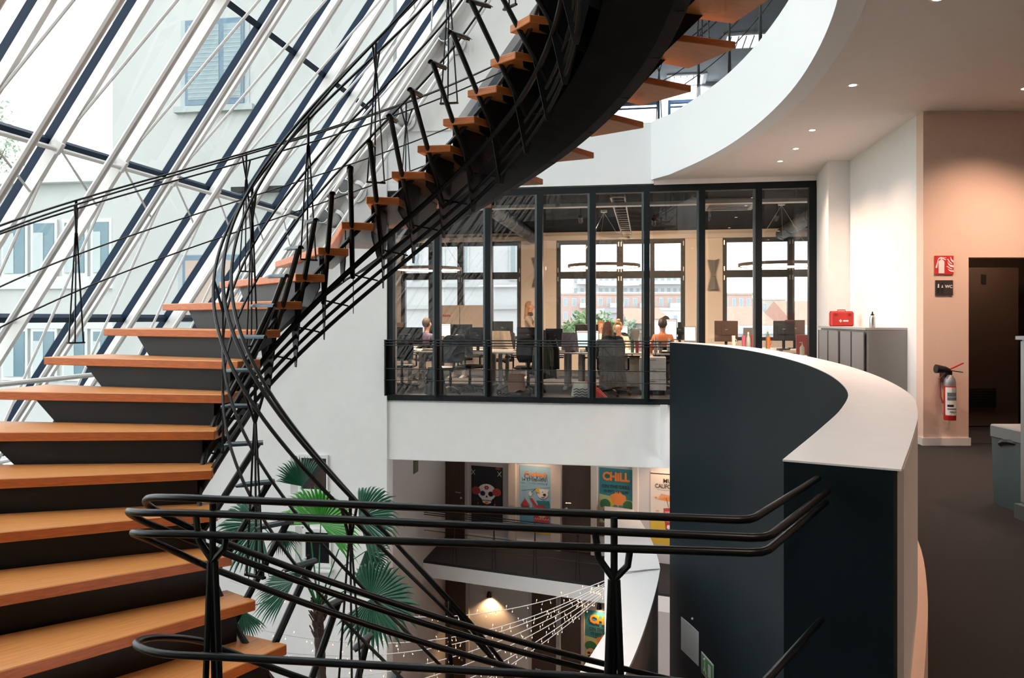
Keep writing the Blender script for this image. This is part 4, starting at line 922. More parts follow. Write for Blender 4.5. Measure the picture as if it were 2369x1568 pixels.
# ------------------------------------------------------------------ office furniture
mat('desk_top', (.62, .56, .50), .45); mat('desk_leg', (.55, .53, .50), .4); mat('chair_black', (.010, .011, .013), .55); mat('chair_leather', (.016, .020, .023), .3)
mat('screen_lit', (.3, .3, .3), .4, emit=(.80, .93, .92), estr=.8); mat('screen_line', (.5, .1, .05), .5, emit=(.8, .25, .15), estr=.5); mat('monitor_back', (.014, .017, .020), .35); mat('monitor_brown', (.055, .028, .018), .45); mat('laptop_silver', (.22, .22, .22), .35, metal=.4)
def ou(px, v):
    k = (px-1184.5)/FPX; Y = v/(CT+ST*k); return Y*(k*CT-ST)
def oy(px, v):
    k = (px-1184.5)/FPX; return v/(CT+ST*k)
def oz(px, py, v): return EYE - (py-HZ)/FPX*oy(px, v)
DZ = .735
def desk(u0, u1, v0, v1, lab):
    t = thing('office_desk', B((u0+u1)/2, (v0+v1)/2, 0), lab, 'desk', 'office desks')
    MB().ubox(u0, u1, v0, v1, DZ-.028, DZ).build('desktop', 'desk_top', t)
    vm = (v0+v1)/2
    for u in (u0+.13, u1-.13):
        lg = MB().ubox(u-.035, u+.035, vm-.04, vm+.04, .05, DZ-.03).build('leg', 'desk_leg', t)
        MB().extr([B(u-.035, v0+.06, 0), B(u-.035, v1-.06, 0), B(u-.035, v1-.06, .02), B(u-.035, vm+.05, .06), B(u-.035, vm-.05, .06), B(u-.035, v0+.06, .02)], U3*.07).build('foot', 'desk_leg', lg)
    MB().ubox(u0+.2, u1-.2, vm+.1, vm+.25, DZ-.13, DZ-.11).build('cable_tray', 'black_plastic', t)
names = ['first', 'second', 'third', 'fourth', 'fifth', 'sixth', 'seventh']
for i in range(5):
    u = -6.22 + i*1.6
    desk(u, u+1.58, 15.3, 16.08, names[i]+' desk from the white wall in the row behind the glass')
    if i != 2 or True: desk(u, u+1.58, 16.1, 16.88, names[i]+' desk from the white wall facing the front desk row')
for i in range(7):
    u = -6.2 + i*1.8
    desk(u, u+1.78, 18.0, 18.78, names[i]+' desk from the white wall in the row nearer the windows')
def monitor(px0, px1, y0, y1, v, kind, lab, dv=.0):
    u0, u1 = ou(px0, v), ou(px1, v); pm = (px0+px1)/2; z1, z0 = oz(pm, y0, v), oz(pm, y1, v); z0 = max(z0, DZ+.07); uc = (u0+u1)/2; b = B(uc, v, DZ)
    t = thing('monitor', b, lab, 'monitor', 'office screens')
    body = 'monitor_brown' if kind == 'brown' else 'monitor_back'
    MB().ubox(u0, u1, v-.012, v+.02, z0, z1).build('panel', body, t, bevel=.004)
    if kind == 'lit':
        sc = MB().ubox(u0+.012, u1-.012, v-.0145, v-.0125, z0+.02, z1-.012).build('screen', 'screen_lit', t)
        MB().ubox(u0+.02, u1-.02, v-.016, v-.0146, z1-.045, z1-.03).build('menu_bar', 'screen_line', sc)
    else:
        MB().ubox(uc-.10, uc+.10, v-.03, v-.0125, (z0+z1)/2-.08, (z0+z1)/2+.08).build('rear_cover', body, t)
        MB().ubox(uc-.03, uc+.03, v-.0315, v-.030, (z0+z1)/2+.03, (z0+z1)/2+.045).build('badge', 'grey_metal', t)
    MB().ubox(uc-.03, uc+.03, v+.02, v+.05, DZ+.012, (z0+z1)/2).build('stand', 'black_plastic', t)
    MB().ubox(uc-.13, uc+.13, v-.06, v+.12, DZ, DZ+.014).build('base', 'black_plastic', t)
def laptop(px0, px1, y0, v, lit, lab):
    u0, u1 = ou(px0, v), ou(px1, v); z1 = oz((px0+px1)/2, y0, v); b = B((u0+u1)/2, v, DZ)
    zb = DZ+.13; t = thing('laptop', b, lab, 'laptop', 'office screens')
    MB().ubox(u0+.02, u1-.02, v-.1, v+.1, DZ, zb).build('riser_stand', mat('riser_grey', (.30, .30, .30), .5), t)
    sgn = -1 if lit else 1
    MB().ubox(u0, u1, v + (-.24 if lit else .0), v + (.0 if lit else .24), zb, zb+.018).build('keyboard_deck', 'laptop_silver', t)
    ld = MB().extr([B(u0, v, zb+.018), B(u1, v, zb+.018), B(u1, v-.06*sgn, z1), B(u0, v-.06*sgn, z1)], V3*.010).build('lid', 'laptop_silver', t)
    if lit: MB().extr([B(u0+.012, v-.001, zb+.035), B(u1-.012, v-.001, zb+.035), B(u1-.012, v+.056, z1-.015), B(u0+.012, v+.056, z1-.015)], V3*-.003).build('screen', 'screen_lit', ld)
ML = [(918,978,757,797,15.85,'back','black monitor back nearest the white wall'), (1043,1092,750,795,16.3,'back','tall black monitor back behind the leather chair'), (1087,1123,757,802,15.85,'back','black monitor back beside the second glass mullion'),
      (1138,1187,743,780,18.3,'back','black monitor back left of the standing woman'), (911,934,746,780,18.3,'brown','narrow brown monitor back close to the office left corner'), (1014,1043,748,779,18.3,'lit','pale lit monitor in front of the seated man'),
      (1333,1386,764,804,15.85,'lit','lit monitor with a red menu line left of the grey coat'), (1331,1384,750,790,16.5,'brown','brown monitor back above the lit screen'), (1513,1566,738,786,18.3,'lit','large lit monitor before the man in the orange shirt'),
      (1653,1707,742,790,18.3,'brown','brown monitor back right of the bow tie lamp'), (1789,1838,742,788,17.95,'back','black speckled monitor back by the red board'), (1816,1862,740,786,18.4,'brown','brown monitor back behind the speckled one'),
      (1434,1453,752,784,17.95,'lit','narrow lit monitor beside the woman with tied hair'), (1262,1302,760,800,16.3,'back','low black monitor behind the olive coat'), (1568,1577,745,786,18.5,'back','black monitor edge beside the large lit screen'), (1196,1250,757,800,16.2,'back','wide black monitor back below the standing woman')]
for a in ML: monitor(*a)
laptop(1583, 1610, 755, 18.15, True, 'open lit laptop right of the large monitor'); laptop(1459, 1487, 761, 18.1, False, 'silver laptop back beside the seated women'); laptop(1719, 1746, 758, 18.4, False, 'dark silver laptop back between two monitors')
# task chairs
def make_chair(leather, low=1.0):
    t = thing('task_chair', (0,0,0), 'x', 'chair', 'office task chairs')
    cm = 'chair_leather' if leather else 'chair_black'
    MB().solid([[Vector((x*w, y*d+.02, z)) for x, y in ((-1,-.8),(-.8,-1),(.8,-1),(1,-.8),(1,.8),(.8,1),(-.8,1),(-1,.8))] for z, w, d in ((.44,.22,.21),(.46,.24,.23),(.49,.24,.23),(.505,.21,.20))]).build('seat', cm, t, True)
    rings = []
    for z, w, y in ((.58,.17,-.22),(.66,.215,-.25),(.80,.225,-.265),(.95,.215,-.28),(1.06,.18,-.30),(1.09,.12,-.31)):
        z = .58+(z-.58)*low; rings.append([Vector((w*q, y - .05*abs(q)**2*-1, z)) for q in (-1,-.5,0,.5,1)] + [Vector((w*q, y+.05 + .05*abs(q)**2, z)) for q in (1,.5,0,-.5,-1)])
    MB().solid(rings).build('backrest', cm, t, True)
    MB().tube([(0,-.1,.42),(0,-.24,.44),(0,-.27,.62)], .025, 6).build('back_arm', 'black_plastic', t)
    for sx in (-1, 1): MB().tube([(sx*.2,0,.45),(sx*.28,-.02,.47),(sx*.28,-.02,.66),(sx*.28,.08,.68),(sx*.28,-.14,.68)], .018, 6).build('armrest', 'black_plastic', t)
    MB().lathe([(.03,.12),(.03,.30),(.022,.30),(.022,.44)], (0,0,0), 10).build('column', 'black_plastic', t, True)
    for k in range(5):
        a = 2*math.pi*k/5; e = Vector((math.cos(a)*.30, math.sin(a)*.30, .075))
        lg = MB().tube([(0,0,.12), e], [.026,.016], 6).build('base_leg', 'black_plastic', t)
        MB().lathe([(.028,-.02),(.032,-.01),(.032,.01),(.028,.02)], (e.x, e.y, .032), 10, (Vector((-math.sin(a), math.cos(a), 0)).cross(Z3), Z3, Vector((-math.sin(a), math.cos(a), 0)))).build('caster', 'black_plastic', lg)
    return t
ch0 = make_chair(False); ch1 = make_chair(True); ch2 = make_chair(False, .4)
CH = [(1, 1042, 14.45, .5, 'black leather task chair with high back before the second glass pane'), (0, 1087, 15.0, -2.2, 'black task chair turned sideways between the desks'), (0, 1222, 14.75, .15, 'black task chair with the olive coat hanging over it'),
      (0, 1418, 14.55, 0, 'task chair under the grey coat'), (0, 930, 15.0, .3, 'task chair half hidden at the office left corner'), (2, 983, 17.45, .35, 'task chair of the seated man by the pale screen'), (0, 1432, 17.3, math.pi, 'task chair of the woman with tied hair'),
      (2, 1533, 17.35, 0, 'task chair of the man in the orange shirt'), (0, 1160, 17.4, 2.6, 'task chair with a cream jacket between the desk rows')]
u1 = {0: False, 1: False, 2: False}
for kind, px, v, rz, lab in CH:
    src = (ch0, ch1, ch2)[kind]; p = B(ou(px, v), v, 0); p.z = .0
    if not u1[kind]: o = src; o.location = p; o.rotation_euler = (0,0,rz-TH); u1[kind] = True; o['label'] = lab
    else: dup(src, None, p, rz-TH, lab)
# garments on chairs, bags
def cloth(name, px, v, z0, z1, w0, w1, m, lab, cat='coat', d=.13, lean=0.0, folds=5):
    c = B(ou(px, v), v, 0); t = thing(name, c + Z3*z0, lab, cat); rings = []
    for i in range(9):
        f = i/8; z = z0+(z1-z0)*f; w = w0+(w1-w0)*f; dd = d*(1-.35*f)
        rings.append([c + U3*(w*math.cos(q)*(1+.10*math.cos(folds*q+f*2)) + lean*f) + V3*(dd*math.sin(q)*(1+.14*math.sin(folds*q+3*f))) + Z3*(z-.03*(1-f)*math.cos(3*q)) for q in [2*math.pi*j/24 for j in range(24)]])
    MB().solid(rings).build('fabric', m, t, True)
    return t, c
t, c = cloth('hanging_coat', 1250, 14.55, .38, 1.17, .17, .10, mat('olive_cloth', (.075, .070, .048), .9, noise=.2, scale=12), 'olive green coat hanging over a chair beside a mullion')
MB().tube([c + U3*.12 + Z3*1.0, c + U3*.19 + Z3*.8, c + U3*.2 + Z3*.52], [.06,.055,.045], 8).build('sleeve', mat('olive_cloth', (.075, .070, .048)), t, True)
t, c = cloth('black_coat', 1268, 14.75, .30, 1.18, .15, .11, 'chair_black', 'black coat hanging beside the olive coat')
MB().tube([c + U3*.1 + Z3*1.0, c + U3*.16 + Z3*.8, c + U3*.17 + Z3*.45], [.06,.055,.045], 8).build('sleeve', 'chair_black', t, True)
t, c = cloth('grey_coat', 1416, 14.30, .16, 1.02, .24, .20, mat('grey_wool', (.13, .12, .105), .95, noise=.25, scale=60), 'long grey wool coat draped over a chair back', d=.10)
MB().ubox(ou(1416, 14.3)-.19, ou(1416, 14.3)+.19, 14.25, 14.45, .97, 1.03).build('collar', mat('grey_wool', (.13,.12,.105)), t, bevel=.02)
t, c = cloth('cream_jacket', 1158, 17.2, .72, 1.12, .26, .20, mat('cream_cloth', (.58, .47, .36), .9, noise=.1, scale=20), 'cream jacket over a chair back between monitors', d=.10)
t, c = cloth('grey_bag', 1318, 15.7, DZ, 1.12, .17, .14, mat('lilac_cloth', (.20, .17, .19), .9), 'greyish lilac bag standing on the desk', 'bag', .12)
t, c = cloth('dark_backpack', 1008, 13.85, .0, .52, .20, .13, mat('backpack_blue', (.012, .020, .026), .8), 'dark backpack on the floor behind the glass', 'backpack', .14)
MB().tube([c + U3*-.05 + Z3*.5, c + Z3*.57, c + U3*.05 + Z3*.5], .012, 6).build('handle', 'black_plastic', t)
t, c = cloth('tan_bag', 1195, 14.0, .10, .42, .15, .14, mat('tan_leather', (.27, .125, .075), .6), 'tan rounded handbag on the office floor', 'bag', .10, folds=2)
MB().tube([c + U3*-.08 + Z3*.41 + V3*-.05, c + U3*-.07 + Z3*.52, c + U3*.07 + Z3*.52, c + U3*.08 + Z3*.41 + V3*-.05], .010, 6).build('handle', mat('tan_leather', (.27,.125,.075)), t, True)
t, c = cloth('brown_box', 1190, 13.9, .0, .09, .28, .30, mat('box_brown', (.03, .022, .02), .8), 'flat dark bundle under the tan handbag', 'bundle', .2)
t, c = cloth('canvas_bag', 1346, 13.75, .0, .30, .20, .13, mat('canvas_white', (.62, .57, .47), .9), 'white canvas bag with black zigzag print on the floor', 'bag', .14)
for k in range(4):
    for j in range(6):
        a = c + U3*(-.13+.05*j) + V3*-.155 + Z3*(.04+.045*k+(.025 if j % 2 else 0)); e = c + U3*(-.08+.05*j) + V3*-.155 + Z3*(.04+.045*k+(0 if j % 2 else .025))
        MB().bar(a, e, .012, .014).build('zigzag_print', 'print_black', t)
t, c = cloth('red_scarf', 1366, 13.80, .22, .34, .11, .07, 'red_paint', 'red cloth lying in the canvas bag', 'cloth', .08)
t, c = cloth('red_cloth', 1391, 13.75, .0, .20, .17, .06, mat('coral_cloth', (.62, .06, .045), .8), 'coral red cloth lying on the floor beside the canvas bag', 'cloth', .12, -.1)
# pedestals and cabinet
def ped(px0, px1, v0, v1, z1, m, lab, nd):
    a, b = ou(px0, v0), ou(px1, v0); t = thing('drawer_unit', B((a+b)/2, (v0+v1)/2, 0), lab, 'drawer unit')
    MB().ubox(a, b, v0+.02, v1, .08, z1).build('body', m, t); MB().ubox(a+.02, b-.02, v0+.05, v1-.02, 0, .08).build('plinth', 'black_plastic', t)
    for k in range(nd):
        h = (z1-.10)/nd; d = MB().ubox(a+.004, b-.004, v0, v0+.02, .09+k*h, .09+(k+1)*h-.008).build('drawer', m, t)
        MB().ubox((a+b)/2-.06, (a+b)/2+.06, v0-.006, v0, .09+(k+1)*h-.04, .09+(k+1)*h-.028).build('handle', 'grey_metal', d)
ped(1480, 1541, 14.75, 15.28, .68, mat('unit_white', (.62, .56, .52), .5), 'white drawer unit close to the office glass', 3)
ped(1440, 1479, 15.5, 15.95, .66, mat('unit_cream', (.72, .60, .46), .5), 'cream drawer unit under the desk of the seated women', 2)
# things on the desks
def bottle(px, py1, v, r, m, lab, cat='bottle', zb=DZ):
    u = ou(px, v); h = max(oz(px, py1, v)-zb, .06); c = B(u, v, zb); t = thing('desk_bottle' if cat == 'bottle' else 'desk_cup', c, lab, cat, 'small things on the office desks')
    if cat == 'bottle':
        MB().lathe([(r*.9,0),(r,.01),(r,h*.62),(r*.45,h*.8),(r*.4,h*.9)], c, 12).build('flask', m, t, True); MB().lathe([(r*.48,h*.88),(r*.48,h)], c, 10).build('cap', 'white_plastic', t)
    else:
        MB().lathe([(r*.8,0),(r,h),(r*.9,h),(r*.7,.01)], c, 12).build('cup', m, t, True); MB().tube([c + U3*r + Z3*h*.75, c + U3*(r+.03) + Z3*h*.6, c + U3*r*.9 + Z3*h*.3], .006, 5).build('handle', m, t)
mat('bottle_blue', (.06, .17, .20), .3); mat('plastic_clear', (.45, .50, .52), .15); mat('bottle_green', (.10, .25, .14), .35); mat('cup_orange', (.60, .16, .05), .5); mat('cup_red', (.50, .05, .05), .5); mat('pump_cream', (.60, .58, .42), .4); mat('cup_pink', (.60, .12, .20), .5)
bottle(1027, 783, 15.5, .035, 'bottle_blue', 'blue bottle on the desk near the leather chair')
for px, y, v, m, lab, cat in ((1482, 764, 16.2, 'plastic_clear', 'clear water bottle beside the silver laptop', 'bottle'), (1463, 785, 15.6, 'bottle_green', 'green jar on the busy desk', 'cup'), (1474, 790, 15.5, 'cup_red', 'small red cup on the busy desk', 'cup'), (1496, 783, 15.7, 'sign_white', 'white cup near the glass mullion', 'cup'),
        (1517, 778, 15.6, 'plastic_clear', 'clear bottle right of the glass mullion', 'bottle'), (1528, 790, 15.45, 'grey_metal', 'grey tin can on the busy desk', 'cup'), (1548, 782, 15.6, 'sign_white', 'white bottle beside the dark parapet', 'bottle'), (1506, 795, 15.4, 'cup_orange', 'small orange cup on the busy desk', 'cup'),
        (1731, 768, 18.05, 'plastic_clear', 'clear pump bottle beside the dark laptop', 'bottle'), (1741, 775, 18.1, 'cup_red', 'red cup beside the clear pump bottle', 'cup'), (1720, 776, 18.1, 'cup_pink', 'pink tub in front of the dark laptop', 'cup'), (1778, 778, 18.1, 'cup_orange', 'orange tub before the speckled monitor', 'cup'), (1776, 762, 18.2, 'bottle_green', 'dark bottle behind the orange tub', 'bottle'),
        (1697, 776, 18.1, 'sign_white', 'small white cup right of the brown monitor', 'cup'), (1215, 795, 15.6, 'cup_orange', 'amber cup below the cream jacket', 'cup'), (1345, 808, 15.5, 'sign_white', 'white saucer cup before the lit monitor', 'cup')):
    bottle(px, y, v, .04, m, lab, cat)
for px, v, w, h, m, lab in ((1545, 15.5, .26, .03, 'black_plastic', 'black telephone handset dock on the busy desk'), (1000, 15.6, .40, .05, 'desk_leg', 'pile of pale papers near the office left corner'), (1290, 15.6, .30, .04, 'sign_white', 'stack of white papers by the lilac bag'), (1108, 15.6, .46, .02, 'chair_black', 'black keyboard before the leather chair'), (1205, 16.1, .30, .03, 'sign_white', 'loose white sheets beside the amber cup')):
    c = B(ou(px, v), v, DZ); t = thing('desk_papers' if 'paper' in lab or 'sheet' in lab else 'desk_device', c, lab, 'papers' if 'paper' in lab or 'sheet' in lab else 'device')
    MB().box(c + Z3*h/4, (w, .2, h/2), (U3, V3, Z3)).build('lower_layer', m, t); MB().box(c + Z3*h*.75 + U3*.01, (w*.94, .19, h/2), ((U3+V3*.06).normalized(), (V3-U3*.06).normalized(), Z3)).build('upper_layer', m, t)
# red board with pump bottle near the lobby
u = ou(1864, 15.0); t = thing('red_screen', B(u, 15.0, 0), 'red desk screen standing beside the lobby pillar', 'desk screen')
MB().ubox(u-.16, u+.16, 15.0, 15.04, .06, 1.10).build('panel', 'red_paint', t); MB().ubox(u-.18, u+.18, 14.92, 15.12, 0, .05).build('foot', 'black_plastic', t); MB().ubox(u-.02, u+.02, 15.0, 15.04, .04, .07).build('stem', 'black_plastic', t)
u = ou(1856, 14.6); sh = thing('side_table', B(u, 14.6, 0), 'narrow white side table under the soap dispenser', 'table')
MB().ubox(u-.25, u+.1, 14.45, 14.8, .72, .75).build('table_top', 'white_plastic', sh)
for a in (-.23, .08):
    for b in (14.47, 14.78): MB().ubox(u+a-.015, u+a+.015, b-.015, b+.015, 0, .72).build('leg', 'desk_leg', sh)
c = B(u, 14.6, .75); t = thing('soap_dispenser', c, 'cream pump soap dispenser before the red screen', 'dispenser')
MB().lathe([(.035,0),(.04,.01),(.04,.14),(.015,.17),(.012,.19)], c, 12).build('bottle', 'pump_cream', t, True); MB().tube([c + Z3*.19, c + Z3*.225, c + Z3*.225 + U3*-.05], .007, 6).build('pump', 'pump_cream', t)
# two cream pin boards by the left window
for i, (a, b) in enumerate(((1008, 1062), (1064, 1117))):
    v = 20.9; u0, u1_ = ou(a, v), ou(b, v); t = thing('pin_board', B((u0+u1_)/2, v, 0), ['cream board with small red lettering before the left window', 'plain cream board before the left window'][i], 'board')
    MB().ubox(u0, u1_, v, v+.03, .45, 1.75).build('panel', mat('board_cream', (.60, .50, .42), .7), t); 
    for q in (u0+.04, u1_-.04): MB().ubox(q-.02, q+.02, v-.1, v+.14, 0, .03).build('foot', 'grey_metal', t); MB().ubox(q-.012, q+.012, v+.004, v+.026, .02, .46).build('post', 'grey_metal', t)
    if i == 0:
        m = MB()
        for k in range(6): m.ubox(u0+.20+k*.036, u0+.20+k*.036+.024, v-.004, v, 1.44, 1.50 - .012*(k % 2))
        m.build('red_lettering', 'red_paint', t)
# ring lamps
def ring_lamp(px, py, v, r, lab):
    c = B(ou(px, v), v, oz(px, py, v)); t = thing('ring_lamp', c, lab, 'ring lamp', 'ring lamps over the desks')
    N = 40; P = [(c + U3*r*math.cos(2*math.pi*i/N) + V3*r*math.sin(2*math.pi*i/N), math.cos(2*math.pi*i/N), math.sin(2*math.pi*i/N)) for i in range(N)]
    rings = [[p + (U3*a+V3*b)*x + Z3*z for x, z in ((-.02,-.03),(.02,-.03),(.02,.03),(-.02,.03))] for p, a, b in P]
    MB().solid(rings + [rings[0]], closed_ends=False).build('ring', mat('ring_brown', (.42, .30, .24), .5), t, True)
    gl = [[p + (U3*a+V3*b)*x + Z3*z for x, z in ((-.026,-.016),(-.0205,-.016),(-.0205,.016),(-.026,.016))] for p, a, b in P]
    MB().solid(gl + [gl[0]], closed_ends=False).build('diffuser', mat('ring_glow', (1,.9,.8), .5, emit=(1, .80, .62), estr=12), t)
    l = bpy.data.lights.new('ring_light', 'AREA'); l.shape = 'DISK'; l.size = r*1.8; l.energy = 110; l.color = (1, .74, .52)
    lo = bpy.data.objects.new('ring_light', l); COL.objects.link(lo); lo.parent = t; lo.location = (0, 0, -.04)
    hk = Vector((c.x, c.y, 3.66)); MB().lathe([(.07, 0), (.07, .05)], hk, 12).build('ceiling_rose', 'white_plastic', t)
    for k in (.4, 2.5, 4.6): MB().tube([hk, c + U3*r*math.cos(k) + V3*r*math.sin(k) + Z3*.03], .003, 4).build('cable', 'white_plastic', t)
ring_lamp(992, 622, 17.3, .72, 'glowing ring lamp behind the stair rods'); ring_lamp(1397, 615, 17.1, .75, 'glowing ring lamp in front of the middle office window'); ring_lamp(1808, 612, 16.6, .82, 'glowing ring lamp nearest the lobby pillar')
# bow tie wall lamps
for px, py, lab in ((1244, 630, 'grey bow tie wall lamp beside the standing woman'), (1650, 636, 'grey bow tie wall lamp between the two right windows')):
    v = VW-.03; uc = ou(px, v); zc = oz(px, py, v); t = thing('bow_tie_lamp', B(uc, VW, zc), lab, 'wall lamp', 'bow tie wall lamps')
    for s_ in (1, -1):
        MB().extr([B(uc-.05, v, zc), B(uc+.05, v, zc), B(uc+.15, v-.06, zc+s_*.42), B(uc+.03, v-.10, zc+s_*.38), B(uc-.15, v-.06, zc+s_*.40)], V3*-.012).build('wing', mat('lamp_grey', (.20, .19, .18), .5), t)
    MB().ubox(uc-.06, uc+.06, v-.06, v+.02, zc-.04, zc+.04).build('wall_mount', mat('lamp_grey', (.2,.19,.18)), t)
# ceiling services
t = thing('cable_tray', B(0, 14.6, 3.45), 'perforated steel cable tray running under the dark ceiling', 'cable tray')
MB().ubox(-5.1, 7, 14.55, 14.75, 3.44, 3.45).build('tray_base', mat('tray_steel', (.50, .48, .45), .4, metal=.4), t)
for v in (14.55, 14.75): MB().ubox(-5.1, 7, v-.004, v+.004, 3.44, 3.50).build('tray_side', mat('tray_steel', (.5,.48,.45)), t)
for k in range(9): MB().tube([B(-4.6+k*1.3, 14.65, 3.45), B(-4.6+k*1.3, 14.65, 3.72)], .005, 4).build('hanger', 'steel', t)
t = thing('cable_ladder', B(-.4, 17, 3.5), 'cable ladder running back along the dark ceiling', 'cable tray')
for u in (-.62, -.38): MB().ubox(u-.01, u+.01, 14.0, 20.8, 3.50, 3.56).build('rail', mat('tray_steel', (.5,.48,.45)), t)
for k in range(17): MB().ubox(-.62, -.38, 14.1+k*.4, 14.13+k*.4, 3.52, 3.54).build('rung', mat('tray_steel', (.5,.48,.45)), t)
for i, (u, v, lab) in enumerate(((-1.35, 16.5, 'black cylinder spotlight hanging left of the cable ladder'), (.15, 17.2, 'black cylinder spotlight hanging right of the cable ladder'), (2.6, 16.8, 'black cylinder spotlight near the right office end'))):
    c = B(u, v, 3.45); t = thing('track_spotlight', c, lab, 'spotlight', 'office track spotlights')
    MB().tube([c + Z3*.27, c + Z3*.05], .01, 6).build('stem', 'black_steel', t); dr_ = (V3*.9 - Z3*.45).normalized(); MB().tube([c - dr_*.1, c + dr_*.1], .045, 10).build('barrel', 'black_steel', t, True)
    l = bpy.data.lights.new('track_lamp', 'SPOT'); l.energy = 190; l.color = (1, .66, .40); l.spot_size = R(95); l.spot_blend = .7; l.shadow_soft_size = .04
    lo = bpy.data.objects.new('track_lamp', l); COL.objects.link(lo); lo.parent = t; lo.location = dr_*.12; lo.rotation_euler = (R(62), 0, -TH)
for i, (u, lab) in enumerate(((-3.0, 'dark ventilation duct over the left desks'), (3.4, 'dark ventilation duct over the right desks'))):
    t = thing('ventilation_duct', B(u, 17, 3.5), lab, 'duct', 'office ventilation ducts')
    MB().tube([B(u, 14.95, 3.55), B(u, 21.2, 3.55)], .15, 14).build('pipe', mat('duct_dark', (.05, .055, .06), .5, metal=.3), t, True)
    for k in range(6): MB().tube([B(u, 15.1+k*1.15, 3.55), B(u, 15.13+k*1.15, 3.55)], .158, 14).build('clamp_ring', mat('duct_dark', (.05,.055,.06)), t)
t = thing('ceiling_cassette', B(1.6, 16.2, 3.6), 'pale air conditioning cassette under the dark ceiling', 'air conditioner')
MB().ubox(1.1, 2.1, 15.8, 16.8, 3.60, 3.71).build('casing', mat('cassette_grey', (.30, .30, .30), .5), t)
for k in range(4): MB().ubox(1.2, 2.0, 15.9+k*.22, 15.98+k*.22, 3.59, 3.60).build('louvre', 'black_plastic', t)

